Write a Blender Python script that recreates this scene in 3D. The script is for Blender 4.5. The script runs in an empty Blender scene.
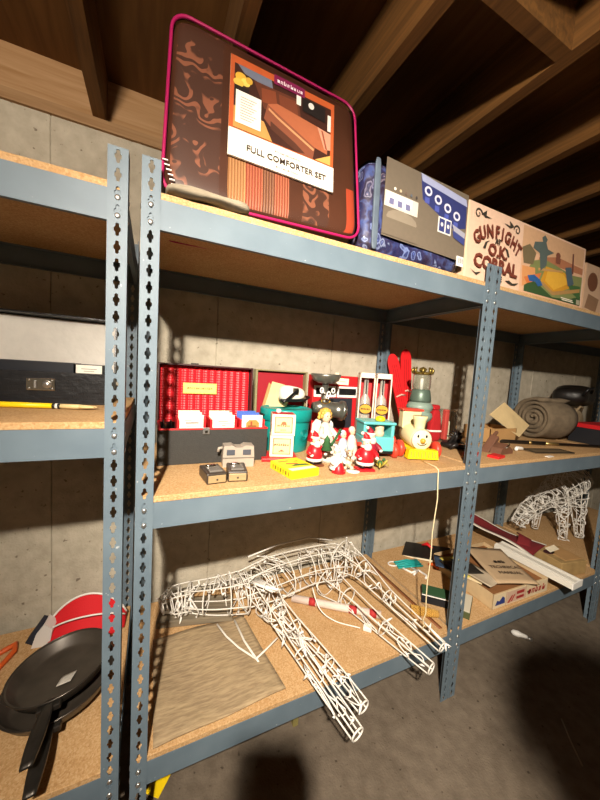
import bpy, bmesh, math, random
from mathutils import Vector, Matrix
random.seed(7)
PI = math.pi
S = bpy.context.scene
COL = S.collection

# ------------------------------------------------------------------ camera
cam_d = bpy.data.cameras.new('camera')
cam = bpy.data.objects.new('camera', cam_d); COL.objects.link(cam); S.camera = cam
YAW, PITCH, ROLL, FPX = 0.4405, -0.0832, 0.0628, 316.14
_f = Vector((math.sin(YAW)*math.cos(PITCH), math.cos(YAW)*math.cos(PITCH), math.sin(PITCH)))
_r = Vector((math.cos(YAW), -math.sin(YAW), 0)); _u = _r.cross(_f)
_r2 = _r*math.cos(ROLL)+_u*math.sin(ROLL); _u2 = -_r*math.sin(ROLL)+_u*math.cos(ROLL)
cam.matrix_world = Matrix(((_r2.x, _u2.x, -_f.x, 0.0308), (_r2.y, _u2.y, -_f.y, -0.8373), (_r2.z, _u2.z, -_f.z, 1.3662), (0, 0, 0, 1)))
cam_d.sensor_fit = 'VERTICAL'; cam_d.sensor_height = 24.0; cam_d.lens = FPX/800*24.0
cam_d.clip_start = 0.02

# ------------------------------------------------------------------ world, exposure
w = bpy.data.worlds.new('world'); S.world = w; w.use_nodes = True
w.node_tree.nodes['Background'].inputs[0].default_value = (0.9, 0.75, 0.6, 1)
w.node_tree.nodes['Background'].inputs[1].default_value = 0.0
S.view_settings.view_transform = 'Standard'; S.view_settings.look = 'None'
S.view_settings.gamma = 1; S.view_settings.use_curve_mapping = False
S.view_settings.exposure = 0.0
BULB = (-0.2186, -1.348, 2.066)          # the bare bulb hanging behind the camera
BULB_STRENGTH = 2800.0
SPOT_W = 400.0

# ------------------------------------------------------------------ materials
MATS = {}
def srgb(h):
    h = h.lstrip('#'); c = [int(h[i:i+2], 16)/255 for i in (0, 2, 4)]
    return tuple(x/12.92 if x <= .04045 else ((x+.055)/1.055)**2.4 for x in c)+(1,)
def mat(name, col, rough=.6, metal=0, var=.0, scale=30, bump=0, bscale=120, col2=None, spec=.4, coat=0):
    """plain procedural material: base colour with a noise variation, optional bump"""
    if name in MATS: return MATS[name]
    m = bpy.data.materials.new(name); m.use_nodes = True; MATS[name] = m
    nt = m.node_tree; b = nt.nodes['Principled BSDF']
    c = srgb(col)
    b.inputs['Base Color'].default_value = c; b.inputs['Roughness'].default_value = rough
    b.inputs['Metallic'].default_value = metal; b.inputs['Specular IOR Level'].default_value = spec
    b.inputs['Coat Weight'].default_value = coat
    tc = nt.nodes.new('ShaderNodeTexCoord')
    if var or col2:
        n = nt.nodes.new('ShaderNodeTexNoise'); n.inputs['Scale'].default_value = scale; n.inputs['Detail'].default_value = 6
        nt.links.new(tc.outputs['Object'], n.inputs['Vector'])
        r = nt.nodes.new('ShaderNodeValToRGB'); nt.links.new(n.outputs['Fac'], r.inputs['Fac'])
        c2 = srgb(col2) if col2 else tuple(x*(1-var) for x in c[:3])+(1,)
        r.color_ramp.elements[0].position = .35; r.color_ramp.elements[1].position = .65
        r.color_ramp.elements[0].color = c2; r.color_ramp.elements[1].color = c
        nt.links.new(r.outputs['Color'], b.inputs['Base Color'])
    if bump:
        n2 = nt.nodes.new('ShaderNodeTexNoise'); n2.inputs['Scale'].default_value = bscale; n2.inputs['Detail'].default_value = 4
        nt.links.new(tc.outputs['Object'], n2.inputs['Vector'])
        bp = nt.nodes.new('ShaderNodeBump'); bp.inputs['Strength'].default_value = bump; bp.inputs['Distance'].default_value = .004
        nt.links.new(n2.outputs['Fac'], bp.inputs['Height']); nt.links.new(bp.outputs['Normal'], b.inputs['Normal'])
    return m
def nodes_mat(name):
    m = bpy.data.materials.new(name); m.use_nodes = True; MATS[name] = m
    nt = m.node_tree
    return m, nt, nt.nodes['Principled BSDF'], nt.nodes.new('ShaderNodeTexCoord')
def ramp(nt, src, stops, interp='LINEAR'):
    r = nt.nodes.new('ShaderNodeValToRGB'); cr = r.color_ramp; cr.interpolation = interp
    while len(cr.elements) < len(stops): cr.elements.new(.5)
    for e, (p, c) in zip(cr.elements, stops): e.position = p; e.color = srgb(c) if isinstance(c, str) else c
    nt.links.new(src, r.inputs['Fac']); return r
def noise(nt, tc, scale, detail=6, vec='Object', dist=0, stretch=None):
    n = nt.nodes.new('ShaderNodeTexNoise'); n.inputs['Scale'].default_value = scale; n.inputs['Detail'].default_value = detail
    n.inputs['Distortion'].default_value = dist
    if stretch:
        mp = nt.nodes.new('ShaderNodeMapping'); mp.inputs['Scale'].default_value = stretch
        nt.links.new(tc.outputs[vec], mp.inputs['Vector']); nt.links.new(mp.outputs['Vector'], n.inputs['Vector'])
    else: nt.links.new(tc.outputs[vec], n.inputs['Vector'])
    return n
def mixc(nt, fac, a, b, mode='MIX'):
    m = nt.nodes.new('ShaderNodeMix'); m.data_type = 'RGBA'; m.blend_type = mode
    if isinstance(fac, (int, float)): m.inputs[0].default_value = fac
    else: nt.links.new(fac, m.inputs[0])
    for i, v in ((6, a), (7, b)):
        if isinstance(v, (tuple, str)): m.inputs[i].default_value = srgb(v) if isinstance(v, str) else v
        else: nt.links.new(v, m.inputs[i])
    return m.outputs[2]
def add_bump(nt, b, src, strength=.3, dist=.004):
    bp = nt.nodes.new('ShaderNodeBump'); bp.inputs['Strength'].default_value = strength; bp.inputs['Distance'].default_value = dist
    nt.links.new(src, bp.inputs['Height']); nt.links.new(bp.outputs['Normal'], b.inputs['Normal'])

def m_concrete(name, ca, cb, cc):
    m, nt, b, tc = nodes_mat(name)
    n1 = noise(nt, tc, 3.0, 8); n2 = noise(nt, tc, 22, 8); n3 = noise(nt, tc, 140, 3)
    c = mixc(nt, .5, ramp(nt, n1.outputs['Fac'], [(.3, ca), (.7, cb)]).outputs[0], ramp(nt, n2.outputs['Fac'], [(.3, cc), (.65, cb)]).outputs[0])
    sp = ramp(nt, noise(nt, tc, 45, 2).outputs['Fac'], [(.27, (.45, .42, .4, 1)), (.33, (1, 1, 1, 1))])
    c = mixc(nt, 1.0, c, sp.outputs[0], 'MULTIPLY')
    nt.links.new(c, b.inputs['Base Color']); b.inputs['Roughness'].default_value = .9; b.inputs['Specular IOR Level'].default_value = .2
    ad = nt.nodes.new('ShaderNodeMath'); ad.operation = 'ADD'
    nt.links.new(n2.outputs['Fac'], ad.inputs[0]); nt.links.new(n3.outputs['Fac'], ad.inputs[1])
    add_bump(nt, b, ad.outputs[0], .5, .004)
    return m
def m_wood(name, ca, cb, stretch=(3, 60, 60), rough=.75, knots=None):
    m, nt, b, tc = nodes_mat(name)
    n = noise(nt, tc, 1.0, 8, stretch=stretch, dist=.6)
    r = ramp(nt, n.outputs['Fac'], [(.3, ca), (.7, cb)])
    out = r.outputs[0]
    if knots:
        v = nt.nodes.new('ShaderNodeTexVoronoi'); v.inputs['Scale'].default_value = knots
        nt.links.new(tc.outputs['Object'], v.inputs['Vector'])
        k = ramp(nt, v.outputs['Distance'], [(.06, (.25, .16, .1, 1)), (.13, (1, 1, 1, 1))])
        out = mixc(nt, 1.0, out, k.outputs[0], 'MULTIPLY')
    nt.links.new(out, b.inputs['Base Color']); b.inputs['Roughness'].default_value = rough; b.inputs['Specular IOR Level'].default_value = .25
    add_bump(nt, b, n.outputs['Fac'], .15, .003)
    return m
def m_particle():
    m, nt, b, tc = nodes_mat('particle_board')
    v = nt.nodes.new('ShaderNodeTexVoronoi'); v.inputs['Scale'].default_value = 260
    nt.links.new(tc.outputs['Object'], v.inputs['Vector'])
    n = noise(nt, tc, 6, 5)
    a = ramp(nt, v.outputs['Color'], [(.1, '#a0784a'), (.5, '#b99264'), (.9, '#caaa80')])
    c = mixc(nt, .35, a.outputs[0], ramp(nt, n.outputs['Fac'], [(.3, '#a88458'), (.7, '#c6a578')]).outputs[0])
    nt.links.new(c, b.inputs['Base Color']); b.inputs['Roughness'].default_value = .8; b.inputs['Specular IOR Level'].default_value = .2
    add_bump(nt, b, v.outputs['Distance'], .25, .002)
    return m
def m_steel():
    m, nt, b, tc = nodes_mat('painted_steel')
    n = noise(nt, tc, 9, 5); n2 = noise(nt, tc, 55, 4)
    c = ramp(nt, n.outputs['Fac'], [(.3, '#5b6a75'), (.7, '#677680')]).outputs[0]
    sp = ramp(nt, n2.outputs['Fac'], [(.70, (0, 0, 0, 1)), (.74, (1, 1, 1, 1))])
    c = mixc(nt, sp.outputs[0], c, '#a9aeb0')
    nt.links.new(c, b.inputs['Base Color']); b.inputs['Roughness'].default_value = .5; b.inputs['Metallic'].default_value = .0
    b.inputs['Specular IOR Level'].default_value = .3
    return m
def m_vinyl():
    m, nt, b, tc = nodes_mat('clear_vinyl')
    tr = nt.nodes.new('ShaderNodeBsdfTransparent'); gl = nt.nodes.new('ShaderNodeBsdfGlossy')
    tr.inputs[0].default_value = (.97, .97, .96, 1); gl.inputs['Roughness'].default_value = .12
    lw = nt.nodes.new('ShaderNodeLayerWeight'); lw.inputs[0].default_value = .12
    n = noise(nt, tc, 9, 3)
    bp = nt.nodes.new('ShaderNodeBump'); bp.inputs['Strength'].default_value = .35; bp.inputs['Distance'].default_value = .01
    nt.links.new(n.outputs['Fac'], bp.inputs['Height']); nt.links.new(bp.outputs[0], gl.inputs['Normal'])
    mx = nt.nodes.new('ShaderNodeMixShader'); nt.links.new(lw.outputs['Fresnel'], mx.inputs[0])
    nt.links.new(tr.outputs[0], mx.inputs[1]); nt.links.new(gl.outputs[0], mx.inputs[2])
    nt.links.new(mx.outputs[0], nt.nodes['Material Output'].inputs[0])
    return m
def m_glass():
    m, nt, b, tc = nodes_mat('clear_glass')
    tr = nt.nodes.new('ShaderNodeBsdfTransparent'); gl = nt.nodes.new('ShaderNodeBsdfGlossy')
    tr.inputs[0].default_value = (.88, .92, .9, 1); gl.inputs['Roughness'].default_value = .05
    lw = nt.nodes.new('ShaderNodeLayerWeight'); lw.inputs[0].default_value = .35
    mx = nt.nodes.new('ShaderNodeMixShader'); nt.links.new(lw.outputs['Facing'], mx.inputs[0])
    nt.links.new(tr.outputs[0], mx.inputs[1]); nt.links.new(gl.outputs[0], mx.inputs[2])
    nt.links.new(mx.outputs[0], nt.nodes['Material Output'].inputs[0])
    return m
def m_emit(name, col, s):
    m, nt, b, tc = nodes_mat(name)
    e = nt.nodes.new('ShaderNodeEmission'); e.inputs[0].default_value = col; e.inputs[1].default_value = s
    nt.links.new(e.outputs[0], nt.nodes['Material Output'].inputs[0]); return m
def m_damask():
    m, nt, b, tc = nodes_mat('damask')
    wv = nt.nodes.new('ShaderNodeTexWave'); wv.wave_type = 'RINGS'; wv.inputs['Scale'].default_value = 6.5
    wv.inputs['Distortion'].default_value = 22; wv.inputs['Detail'].default_value = 1.2; wv.inputs['Detail Scale'].default_value = 2.4
    nt.links.new(tc.outputs['Object'], wv.inputs['Vector'])
    n = noise(nt, tc, 16, 2)
    mu = nt.nodes.new('ShaderNodeMath'); mu.operation = 'MULTIPLY'
    r1 = ramp(nt, wv.outputs['Fac'], [(.52, (0, 0, 0, 1)), (.6, (1, 1, 1, 1))]); r2 = ramp(nt, n.outputs['Fac'], [(.47, (0, 0, 0, 1)), (.52, (1, 1, 1, 1))])
    nt.links.new(r1.outputs[0], mu.inputs[0]); nt.links.new(r2.outputs[0], mu.inputs[1])
    c = mixc(nt, mu.outputs[0], '#412519', '#7f4c36')
    nt.links.new(c, b.inputs['Base Color']); b.inputs['Roughness'].default_value = .5
    return m
def m_stripes():
    m, nt, b, tc = nodes_mat('striped_fabric')
    sx = nt.nodes.new('ShaderNodeSeparateXYZ'); nt.links.new(tc.outputs['Object'], sx.inputs[0])
    ml = nt.nodes.new('ShaderNodeMath'); ml.operation = 'MULTIPLY'; ml.inputs[1].default_value = 5.2
    nt.links.new(sx.outputs['X'], ml.inputs[0])
    fr = nt.nodes.new('ShaderNodeMath'); fr.operation = 'FRACT'; nt.links.new(ml.outputs[0], fr.inputs[0])
    r = ramp(nt, fr.outputs[0], [(0, '#8c3c24'), (.28, '#9c5430'), (.3, '#96693c'), (.55, '#a67c48'), (.57, '#903c26'), (.8, '#8c3a22'), (.82, '#5a3220')], 'CONSTANT')
    wv = nt.nodes.new('ShaderNodeTexWave'); wv.bands_direction = 'X'; wv.inputs['Scale'].default_value = 40
    nt.links.new(tc.outputs['Object'], wv.inputs['Vector'])
    c = mixc(nt, .3, r.outputs[0], mixc(nt, wv.outputs['Fac'], '#5a2418', '#b88458'))
    nt.links.new(c, b.inputs['Base Color']); b.inputs['Roughness'].default_value = .6
    add_bump(nt, b, wv.outputs['Fac'], .5, .004)
    return m
def m_paisley():
    m, nt, b, tc = nodes_mat('paisley_fabric')
    v = nt.nodes.new('ShaderNodeTexVoronoi'); v.inputs['Scale'].default_value = 26; v.feature = 'F1'
    nz = noise(nt, tc, 12, 3)
    mv = nt.nodes.new('ShaderNodeMix'); mv.data_type = 'VECTOR'; mv.inputs[0].default_value = .12
    nt.links.new(tc.outputs['Object'], mv.inputs[4]); nt.links.new(nz.outputs['Color'], mv.inputs[5]); nt.links.new(mv.outputs[1], v.inputs['Vector'])
    r = ramp(nt, v.outputs['Distance'], [(0, '#c9c6d0'), (.1, '#566396'), (.22, '#262b55'), (.34, '#8790b0'), (.42, '#22264c'), (.6, '#332a4a'), (.8, '#46527f')])
    tint = ramp(nt, v.outputs['Color'], [(.2, '#ffffff'), (.6, '#b9d0ff'), (.8, '#d8a890')])
    c = mixc(nt, .8, r.outputs[0], tint.outputs[0], 'MULTIPLY')
    nt.links.new(c, b.inputs['Base Color']); b.inputs['Roughness'].default_value = .55
    add_bump(nt, b, nz.outputs['Fac'], .8, .02)
    return m
def m_croc():
    m, nt, b, tc = nodes_mat('croc_leather')
    br = nt.nodes.new('ShaderNodeTexBrick'); br.inputs['Scale'].default_value = 26; br.inputs['Mortar Size'].default_value = .03
    mp = nt.nodes.new('ShaderNodeMapping'); mp.inputs['Rotation'].default_value = (PI/2, 0, 0)
    nt.links.new(tc.outputs['Object'], mp.inputs[0]); nt.links.new(mp.outputs[0], br.inputs[0])
    b.inputs['Base Color'].default_value = srgb('#17181b'); b.inputs['Roughness'].default_value = .32
    n = noise(nt, tc, 40, 3); ad = nt.nodes.new('ShaderNodeMath'); ad.operation = 'ADD'
    nt.links.new(br.outputs['Fac'], ad.inputs[0]); nt.links.new(n.outputs['Fac'], ad.inputs[1])
    add_bump(nt, b, ad.outputs[0], .6, .003)
    return m
def m_burlap():
    m, nt, b, tc = nodes_mat('burlap')
    n = noise(nt, tc, 1.0, 6, stretch=(25, 130, 50)); n2 = noise(nt, tc, 8, 4)
    c = mixc(nt, .4, ramp(nt, n.outputs['Fac'], [(.35, '#7d6a50'), (.65, '#ab9674')]).outputs[0], ramp(nt, n2.outputs['Fac'], [(.3, '#86725a'), (.7, '#a8936f')]).outputs[0])
    nt.links.new(c, b.inputs['Base Color']); b.inputs['Roughness'].default_value = .95
    add_bump(nt, b, n.outputs['Fac'], .6, .004)
    return m
CONC_WALL = m_concrete('concrete_wall', '#aba18e', '#c4bba8', '#9b917f')
CONC_FLOOR = m_concrete('concrete_floor', '#5e5346', '#74685a', '#50463b')
JOIST = m_wood('joist_wood', '#55381a', '#765026', (60, 3, 60))
SUBFLOOR = m_wood('subfloor_wood', '#573716', '#6e4a22', (30, 3, 30))
RIM = m_wood('rim_wood', '#a0784e', '#b8926a', (3, 60, 60), knots=4.5)
SILL = m_wood('sill_wood', '#8d6b48', '#a98660', (3, 60, 60))
BOARD = m_particle(); STEEL = m_steel(); VINYL = m_vinyl(); GLASS = m_glass()
DAMASK = m_damask(); STRIPES = m_stripes(); PAISLEY = m_paisley(); CROC = m_croc(); BURLAP = m_burlap()
ZINC = mat('zinc', '#c9c9c6', .3, .9); CHROME = mat('chrome', '#d8d6d0', .15, 1); DARKMETAL = mat('dark_metal', '#4a4641', .4, .8, .3)
WHITE = mat('white_plastic', '#e6e3dc', .45); CREAM = mat('cream_paper', '#e8dcc0', .7, var=.08); BLACK = mat('black_plastic', '#141416', .35)
RED = mat('red_plastic', '#c81e22', .4); REDCARD = mat('red_card', '#b8161c', .6); YELLOW = mat('yellow_plastic', '#f0cc18', .4)
KRAFT = mat('kraft_card', '#b28a58', .8, var=.12, scale=14); KRAFT2 = mat('pale_card', '#d8bf8e', .8, var=.08)
PAPER = mat('manila_paper', '#b59b7a', .8, var=.12, scale=12); SKIN = mat('doll_skin', '#e6b898', .5)

# ------------------------------------------------------------------ mesh builder
class MB:
    def __init__(s): s.v = []; s.f = []; s.m = []; s.sm = []; s.M = Matrix.Identity(4)
    def at(s, loc=(0, 0, 0), rot=(0, 0, 0), sc=(1, 1, 1)):
        from mathutils import Euler
        s.M = Matrix.Translation(loc) @ Euler(rot).to_matrix().to_4x4() @ Matrix.Diagonal((*sc, 1)); return s
    def add(s, V, F, mi=0, smooth=False):
        o = len(s.v); s.v += [tuple(s.M @ Vector(p)) for p in V]
        for f in F: s.f.append(tuple(o+i for i in f)); s.m.append(mi); s.sm.append(smooth)
        return s
    def box(s, c, d, mi=0):
        x, y, z = c; a, b, h = d[0]/2, d[1]/2, d[2]/2
        V = [(x+i*a, y+j*b, z+k*h) for k in (-1, 1) for j in (-1, 1) for i in (-1, 1)]
        return s.add(V, [(0, 2, 3, 1), (4, 5, 7, 6), (0, 1, 5, 4), (2, 6, 7, 3), (0, 4, 6, 2), (1, 3, 7, 5)], mi)
    def bbox(s, x0, x1, y0, y1, z0, z1, mi=0): return s.box(((x0+x1)/2, (y0+y1)/2, (z0+z1)/2), (x1-x0, y1-y0, z1-z0), mi)
    def chbox(s, c, d, r=.003, mi=0):
        """box with chamfered edges"""
        bm = bmesh.new(); bmesh.ops.create_cube(bm, size=1)
        for v in bm.verts: v.co = Vector((v.co.x*d[0]+c[0], v.co.y*d[1]+c[1], v.co.z*d[2]+c[2]))
        bmesh.ops.bevel(bm, geom=list(bm.edges), offset=r, segments=2, affect='EDGES', profile=.5)
        bm.verts.index_update()
        s.add([v.co.copy() for v in bm.verts], [[v.index for v in f.verts] for f in bm.faces], mi, False); bm.free(); return s
    def rbox(s, c, d, n=8, res=8, mi=0, fn=None, mfn=None):
        """rounded puffy box: cube grid projected on a super-ellipsoid"""
        V = []; F = []; idx = {}
        def vid(p):
            k = tuple(round(q, 5) for q in p)
            if k not in idx:
                q = sum(abs(t)**n for t in p)**(-1/n)
                P = (p[0]*q, p[1]*q, p[2]*q)
                if fn: P = fn(P)
                idx[k] = len(V); V.append((c[0]+P[0]*d[0]/2, c[1]+P[1]*d[1]/2, c[2]+P[2]*d[2]/2))
            return idx[k]
        ms = []
        for ax in range(3):
            for sg in (-1, 1):
                for i in range(res):
                    for j in range(res):
                        q = []
                        for (a, b) in ((i, j), (i+1, j), (i+1, j+1), (i, j+1)):
                            p = [0, 0, 0]; p[ax] = sg; p[(ax+1) % 3] = -1+2*a/res; p[(ax+2) % 3] = -1+2*b/res
                            q.append(vid(p))
                        if sg < 0: q.reverse()
                        F.append(q)
                        u, v2 = -1+2*(i+.5)/res, -1+2*(j+.5)/res
                        pc = [0, 0, 0]; pc[ax] = sg; pc[(ax+1) % 3] = u; pc[(ax+2) % 3] = v2
                        ms.append(mfn(pc) if mfn else mi)
        o = len(s.v); s.v += [tuple(s.M @ Vector(p)) for p in V]
        for f, k in zip(F, ms): s.f.append(tuple(o+i for i in f)); s.m.append(k); s.sm.append(True)
        return s
    def ell(s, c, r, nu=12, nv=8, mi=0):
        V = [(c[0], c[1], c[2]-r[2])]; F = []
        for j in range(1, nv):
            t = -PI/2+PI*j/nv
            for i in range(nu):
                a = 2*PI*i/nu; V.append((c[0]+r[0]*math.cos(t)*math.cos(a), c[1]+r[1]*math.cos(t)*math.sin(a), c[2]+r[2]*math.sin(t)))
        V.append((c[0], c[1], c[2]+r[2])); L = len(V)-1
        for i in range(nu):
            k = (i+1) % nu; F.append((0, 1+k, 1+i)); F.append((L, L-nu+i, L-nu+k))
            for j in range(nv-2): F.append((1+j*nu+i, 1+j*nu+k, 1+(j+1)*nu+k, 1+(j+1)*nu+i))
        return s.add(V, F, mi, True)
    def lathe(s, prof, n=20, c=(0, 0, 0), mi=0, smooth=True, close=True):
        V = []; F = []
        for (r, z) in prof:
            for i in range(n): a = 2*PI*i/n; V.append((c[0]+r*math.cos(a), c[1]+r*math.sin(a), c[2]+z))
        for j in range(len(prof)-1):
            for i in range(n): k = (i+1) % n; F.append((j*n+i, j*n+k, (j+1)*n+k, (j+1)*n+i))
        if close:
            if prof[0][0] > 1e-6: F.append(tuple(reversed(range(n))))
            if prof[-1][0] > 1e-6: F.append(tuple(range((len(prof)-1)*n, len(prof)*n)))
        return s.add(V, F, mi, smooth)
    def tube(s, pts, r, n=6, mi=0, closed=False, caps=True):
        P = [Vector(p) for p in pts]; N = len(P)
        R = r if isinstance(r, (list, tuple)) else [r]*N
        def tan(i):
            if closed: return (P[(i+1) % N]-P[i-1]).normalized()
            a = P[max(i-1, 0)]; b = P[min(i+1, N-1)]; t = b-a
            return t.normalized() if t.length > 1e-9 else Vector((0, 0, 1))
        t = tan(0); u = t.orthogonal().normalized(); V = []; F = []
        for i in range(N):
            t = tan(i); u = (u-t*u.dot(t)); u = u.normalized() if u.length > 1e-6 else t.orthogonal().normalized()
            w_ = t.cross(u)
            for k in range(n): a = 2*PI*k/n; V.append(P[i]+(u*math.cos(a)+w_*math.sin(a))*R[i])
        for i in range(N if closed else N-1):
            j = (i+1) % N
            for k in range(n): l = (k+1) % n; F.append((i*n+k, i*n+l, j*n+l, j*n+k))
        if caps and not closed: F.append(tuple(reversed(range(n)))); F.append(tuple(range((N-1)*n, N*n)))
        return s.add(V, F, mi, True)
    def cyl(s, a, b, r, r2=None, n=14, mi=0): return s.tube([a, b], [r, r if r2 is None else r2], n, mi)
    def prism(s, pts, y0, y1, mi=0, axis='y'):
        """2-D outline (x, z) extruded along y (or (x, y) along z, or (y, z) along x)"""
        def P(p, t): return {'y': (p[0], t, p[1]), 'z': (p[0], p[1], t), 'x': (t, p[0], p[1])}[axis]
        n = len(pts); V = [P(p, y0) for p in pts]+[P(p, y1) for p in pts]
        F = [tuple(range(n)), tuple(reversed(range(n, 2*n)))]+[((i+1) % n, i, n+i, n+(i+1) % n) for i in range(n)]
        return s.add(V, F, mi)
    def grid(s, fn, nu, nv, mi=0, thick=None):
        V = [fn(i/nu, j/nv) for j in range(nv+1) for i in range(nu+1)]
        F = [(j*(nu+1)+i, j*(nu+1)+i+1, (j+1)*(nu+1)+i+1, (j+1)*(nu+1)+i) for j in range(nv) for i in range(nu)]
        if thick:
            o = len(V); t = Vector(thick); V += [Vector(v)+t for v in V]
            F2 = [tuple(o+i for i in reversed(f)) for f in F]
            ring = [i for i in range(nu+1)]+[(j)*(nu+1)+nu for j in range(1, nv+1)]+[nv*(nu+1)+i for i in range(nu-1, -1, -1)]+[j*(nu+1) for j in range(nv-1, 0, -1)]
            F = F+F2+[(ring[k], o+ring[k], o+ring[(k+1) % len(ring)], ring[(k+1) % len(ring)]) for k in range(len(ring))]
        return s.add(V, F, mi, True)
    def mesh(s, name, mats):
        me = bpy.data.meshes.new(name); me.from_pydata(s.v, [], s.f)
        for m in (mats if isinstance(mats, (list, tuple)) else [mats]): me.materials.append(m)
        me.polygons.foreach_set('material_index', s.m); me.polygons.foreach_set('use_smooth', s.sm)
        bm = bmesh.new(); bm.from_mesh(me); bmesh.ops.recalc_face_normals(bm, faces=bm.faces); bm.to_mesh(me); bm.free()
        me.update(); return me
    def build(s, name, mats, parent=None, label=None):
        o = bpy.data.objects.new(name, s.mesh(name, mats)); COL.objects.link(o)
        if parent: o.parent = parent
        if label: o['label'] = label
        return o
def thing(name, label, cat, loc=(0, 0, 0), rot=(0, 0, 0), group=None):
    o = bpy.data.objects.new(name, None); o.empty_display_size = .05; COL.objects.link(o)
    o.location = loc; o.rotation_euler = rot if isinstance(rot, (tuple, list)) else (0, 0, rot)
    o['label'] = label; o['category'] = cat
    if group: o['group'] = group
    return o
def tag(o, label, cat, group=None, loc=None, rot=None):
    o['label'] = label; o['category'] = cat
    if group: o['group'] = group
    if loc: o.location = loc
    if rot: o.rotation_euler = rot
    return o
def struct(o): o['kind'] = 'structure'; return o
def inst(me, name, parent, loc=(0, 0, 0), rot=(0, 0, 0)):
    o = bpy.data.objects.new(name, me); COL.objects.link(o); o.parent = parent; o.location = loc; o.rotation_euler = rot; return o
def copy_tree(o, parent=None):
    c = o.copy(); COL.objects.link(c); c.parent = parent
    for ch in list(o.children): copy_tree(ch, c)
    return c
def lettering(parent, body, size, loc, m, rot=(PI/2, 0, 0), extrude=.0004, bold=0, sx=1, name='lettering', align='CENTER', shear=0):
    cu = bpy.data.curves.new('t', 'FONT'); cu.body = body; cu.size = size; cu.align_x = align; cu.align_y = 'CENTER'
    cu.extrude = extrude; cu.offset = bold; cu.resolution_u = 2; cu.shear = shear
    t = bpy.data.objects.new('t', cu); COL.objects.link(t)
    bpy.context.view_layer.update()
    me = bpy.data.meshes.new_from_object(t.evaluated_get(bpy.context.evaluated_depsgraph_get()))
    bpy.data.objects.remove(t); bpy.data.curves.remove(cu)
    me.materials.clear(); me.materials.append(m); me.name = name
    o = bpy.data.objects.new(name, me); COL.objects.link(o); o.parent = parent; o.location = loc; o.rotation_euler = rot; o.scale = (sx, 1, 1)
    return o
def blurred_print(parent, n, size, loc, m, rot=(PI/2, 0, 0), seed=1, bold=0, shear=0):
    """a line of print too small to read: n letter-like marks"""
    rnd = random.Random(seed); mb = MB(); x = -n*size*.31
    for k in range(n):
        h = size*rnd.choice((.5, .5, .72)); w_ = size*rnd.uniform(.34, .5); t = size*.12+bold
        y0 = -size*.3
        for (a, b, c, d) in ((x, y0, x+t, y0+h), (x+w_-t, y0, x+w_, y0+size*.5), (x, y0+rnd.choice((0, .4, .2))*size, x+w_, y0+rnd.choice((0, .4, .2))*size+t)):
            lo, hi = min(b, d), max(b, d)
            mb.add([(a+shear*lo, lo, 0), (c+shear*lo, lo, 0), (c+shear*hi, hi, 0), (a+shear*hi, hi, 0)], [(0, 1, 2, 3)])
        x += size*.62
    o = mb.build('lettering', m, parent); o.location = loc; o.rotation_euler = rot
    return o
def circ(cx, cy, rx, ry=None, n=14, a0=0, a1=2*PI):
    ry = rx if ry is None else ry
    return [(cx+rx*math.cos(a0+(a1-a0)*i/n), cy+ry*math.sin(a0+(a1-a0)*i/n)) for i in range(n)]
def rect(a, b, c, d): return [(a, b), (c, b), (c, d), (a, d)]
INK = {}
def ink(h, rough=.55):
    if h not in INK: INK[h] = mat('print_'+h.strip('#'), h, rough, var=.06, scale=60)
    return INK[h]
def printed(parent, name, w_, h_, polys, loc=(0, 0, 0), rot=(0, 0, 0), th=.0015, base='#e8e0d0', eps=.00025):
    """a flat printed card in the local XZ plane facing -Y, its picture as thin layered shapes; origin at lower-left"""
    mb = MB(); cols = [base]; mb.bbox(0, w_, 0, th, 0, h_, 0)
    for k, (c, pts) in enumerate(polys):
        if c not in cols: cols.append(c)
        mb.add([(u*w_, -eps*(1+k*.5), v*h_) for u, v in pts], [tuple(range(len(pts)))], cols.index(c))
    o = mb.build(name, [ink(c) for c in cols], parent); o.location = loc; o.rotation_euler = rot
    return o

# ------------------------------------------------------------------ the room
X0, X1, YF, YW, ZJ, ZS = -3.2, 5.4, -5.0, 0.668, 2.272, 2.456
floor = struct(MB().bbox(X0-.1, X1+.1, YF-.1, YW+.2, -.1, 0).build('floor', CONC_FLOOR))
wall = struct(MB().bbox(X0-.1, X1+.1, YW+.006, YW+.2, 0, 2.235).build('wall_back', CONC_WALL))
px = X0-.02+.02
seams = [-.32+.617*k for k in range(-5, 11)]
edges = [X0-.1]+[x for x in seams if X0 < x < X1]+[X1+.1]
for a, b in zip(edges[:-1], edges[1:]):
    MB().chbox(((a+b)/2, YW+.006, 1.1175), (b-a-.003, .012, 2.235), .002).build('wall_panel', CONC_WALL, wall)
MB().bbox(X0-.1, X1+.1, YW-.012, YW+.13, 2.235, ZJ).build('sill_plate', SILL, wall)
ceil = struct(MB().bbox(X0-.1, X1+.1, YF-.1, YW+.2, ZS, ZS+.03).build('ceiling', SUBFLOOR))
MB().bbox(X0-.1, X1+.1, YW+.05, YW+.09, ZJ, ZS).build('rim_board', RIM, ceil)
jm = MB().bbox(0, .04, YF, YW+.05, ZJ, ZS).mesh('joist', JOIST)
jx = [-.19+.4064*k for k in range(-7, 14)]
for x in jx: inst(jm, 'joist', ceil, (x, 0, 0))
MB().bbox(.664, 1.029, -.285, -.247, ZJ, ZS).build('blocking', JOIST, ceil)
MB().bbox(1.070, 1.435, -.42, -.382, ZJ+.02, ZS).build('blocking', JOIST, ceil)
struct(MB().bbox(X0-.2, X0-.1, YF, YW+.2, 0, ZS).build('wall_left', CONC_WALL))
struct(MB().bbox(X1+.1, X1+.2, YF, YW+.2, 0, ZS).build('wall_right', CONC_WALL))
struct(MB().bbox(X0-.2, X1+.2, YF-.2, YF-.1, 0, ZS).build('wall_front', CONC_WALL))

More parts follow.
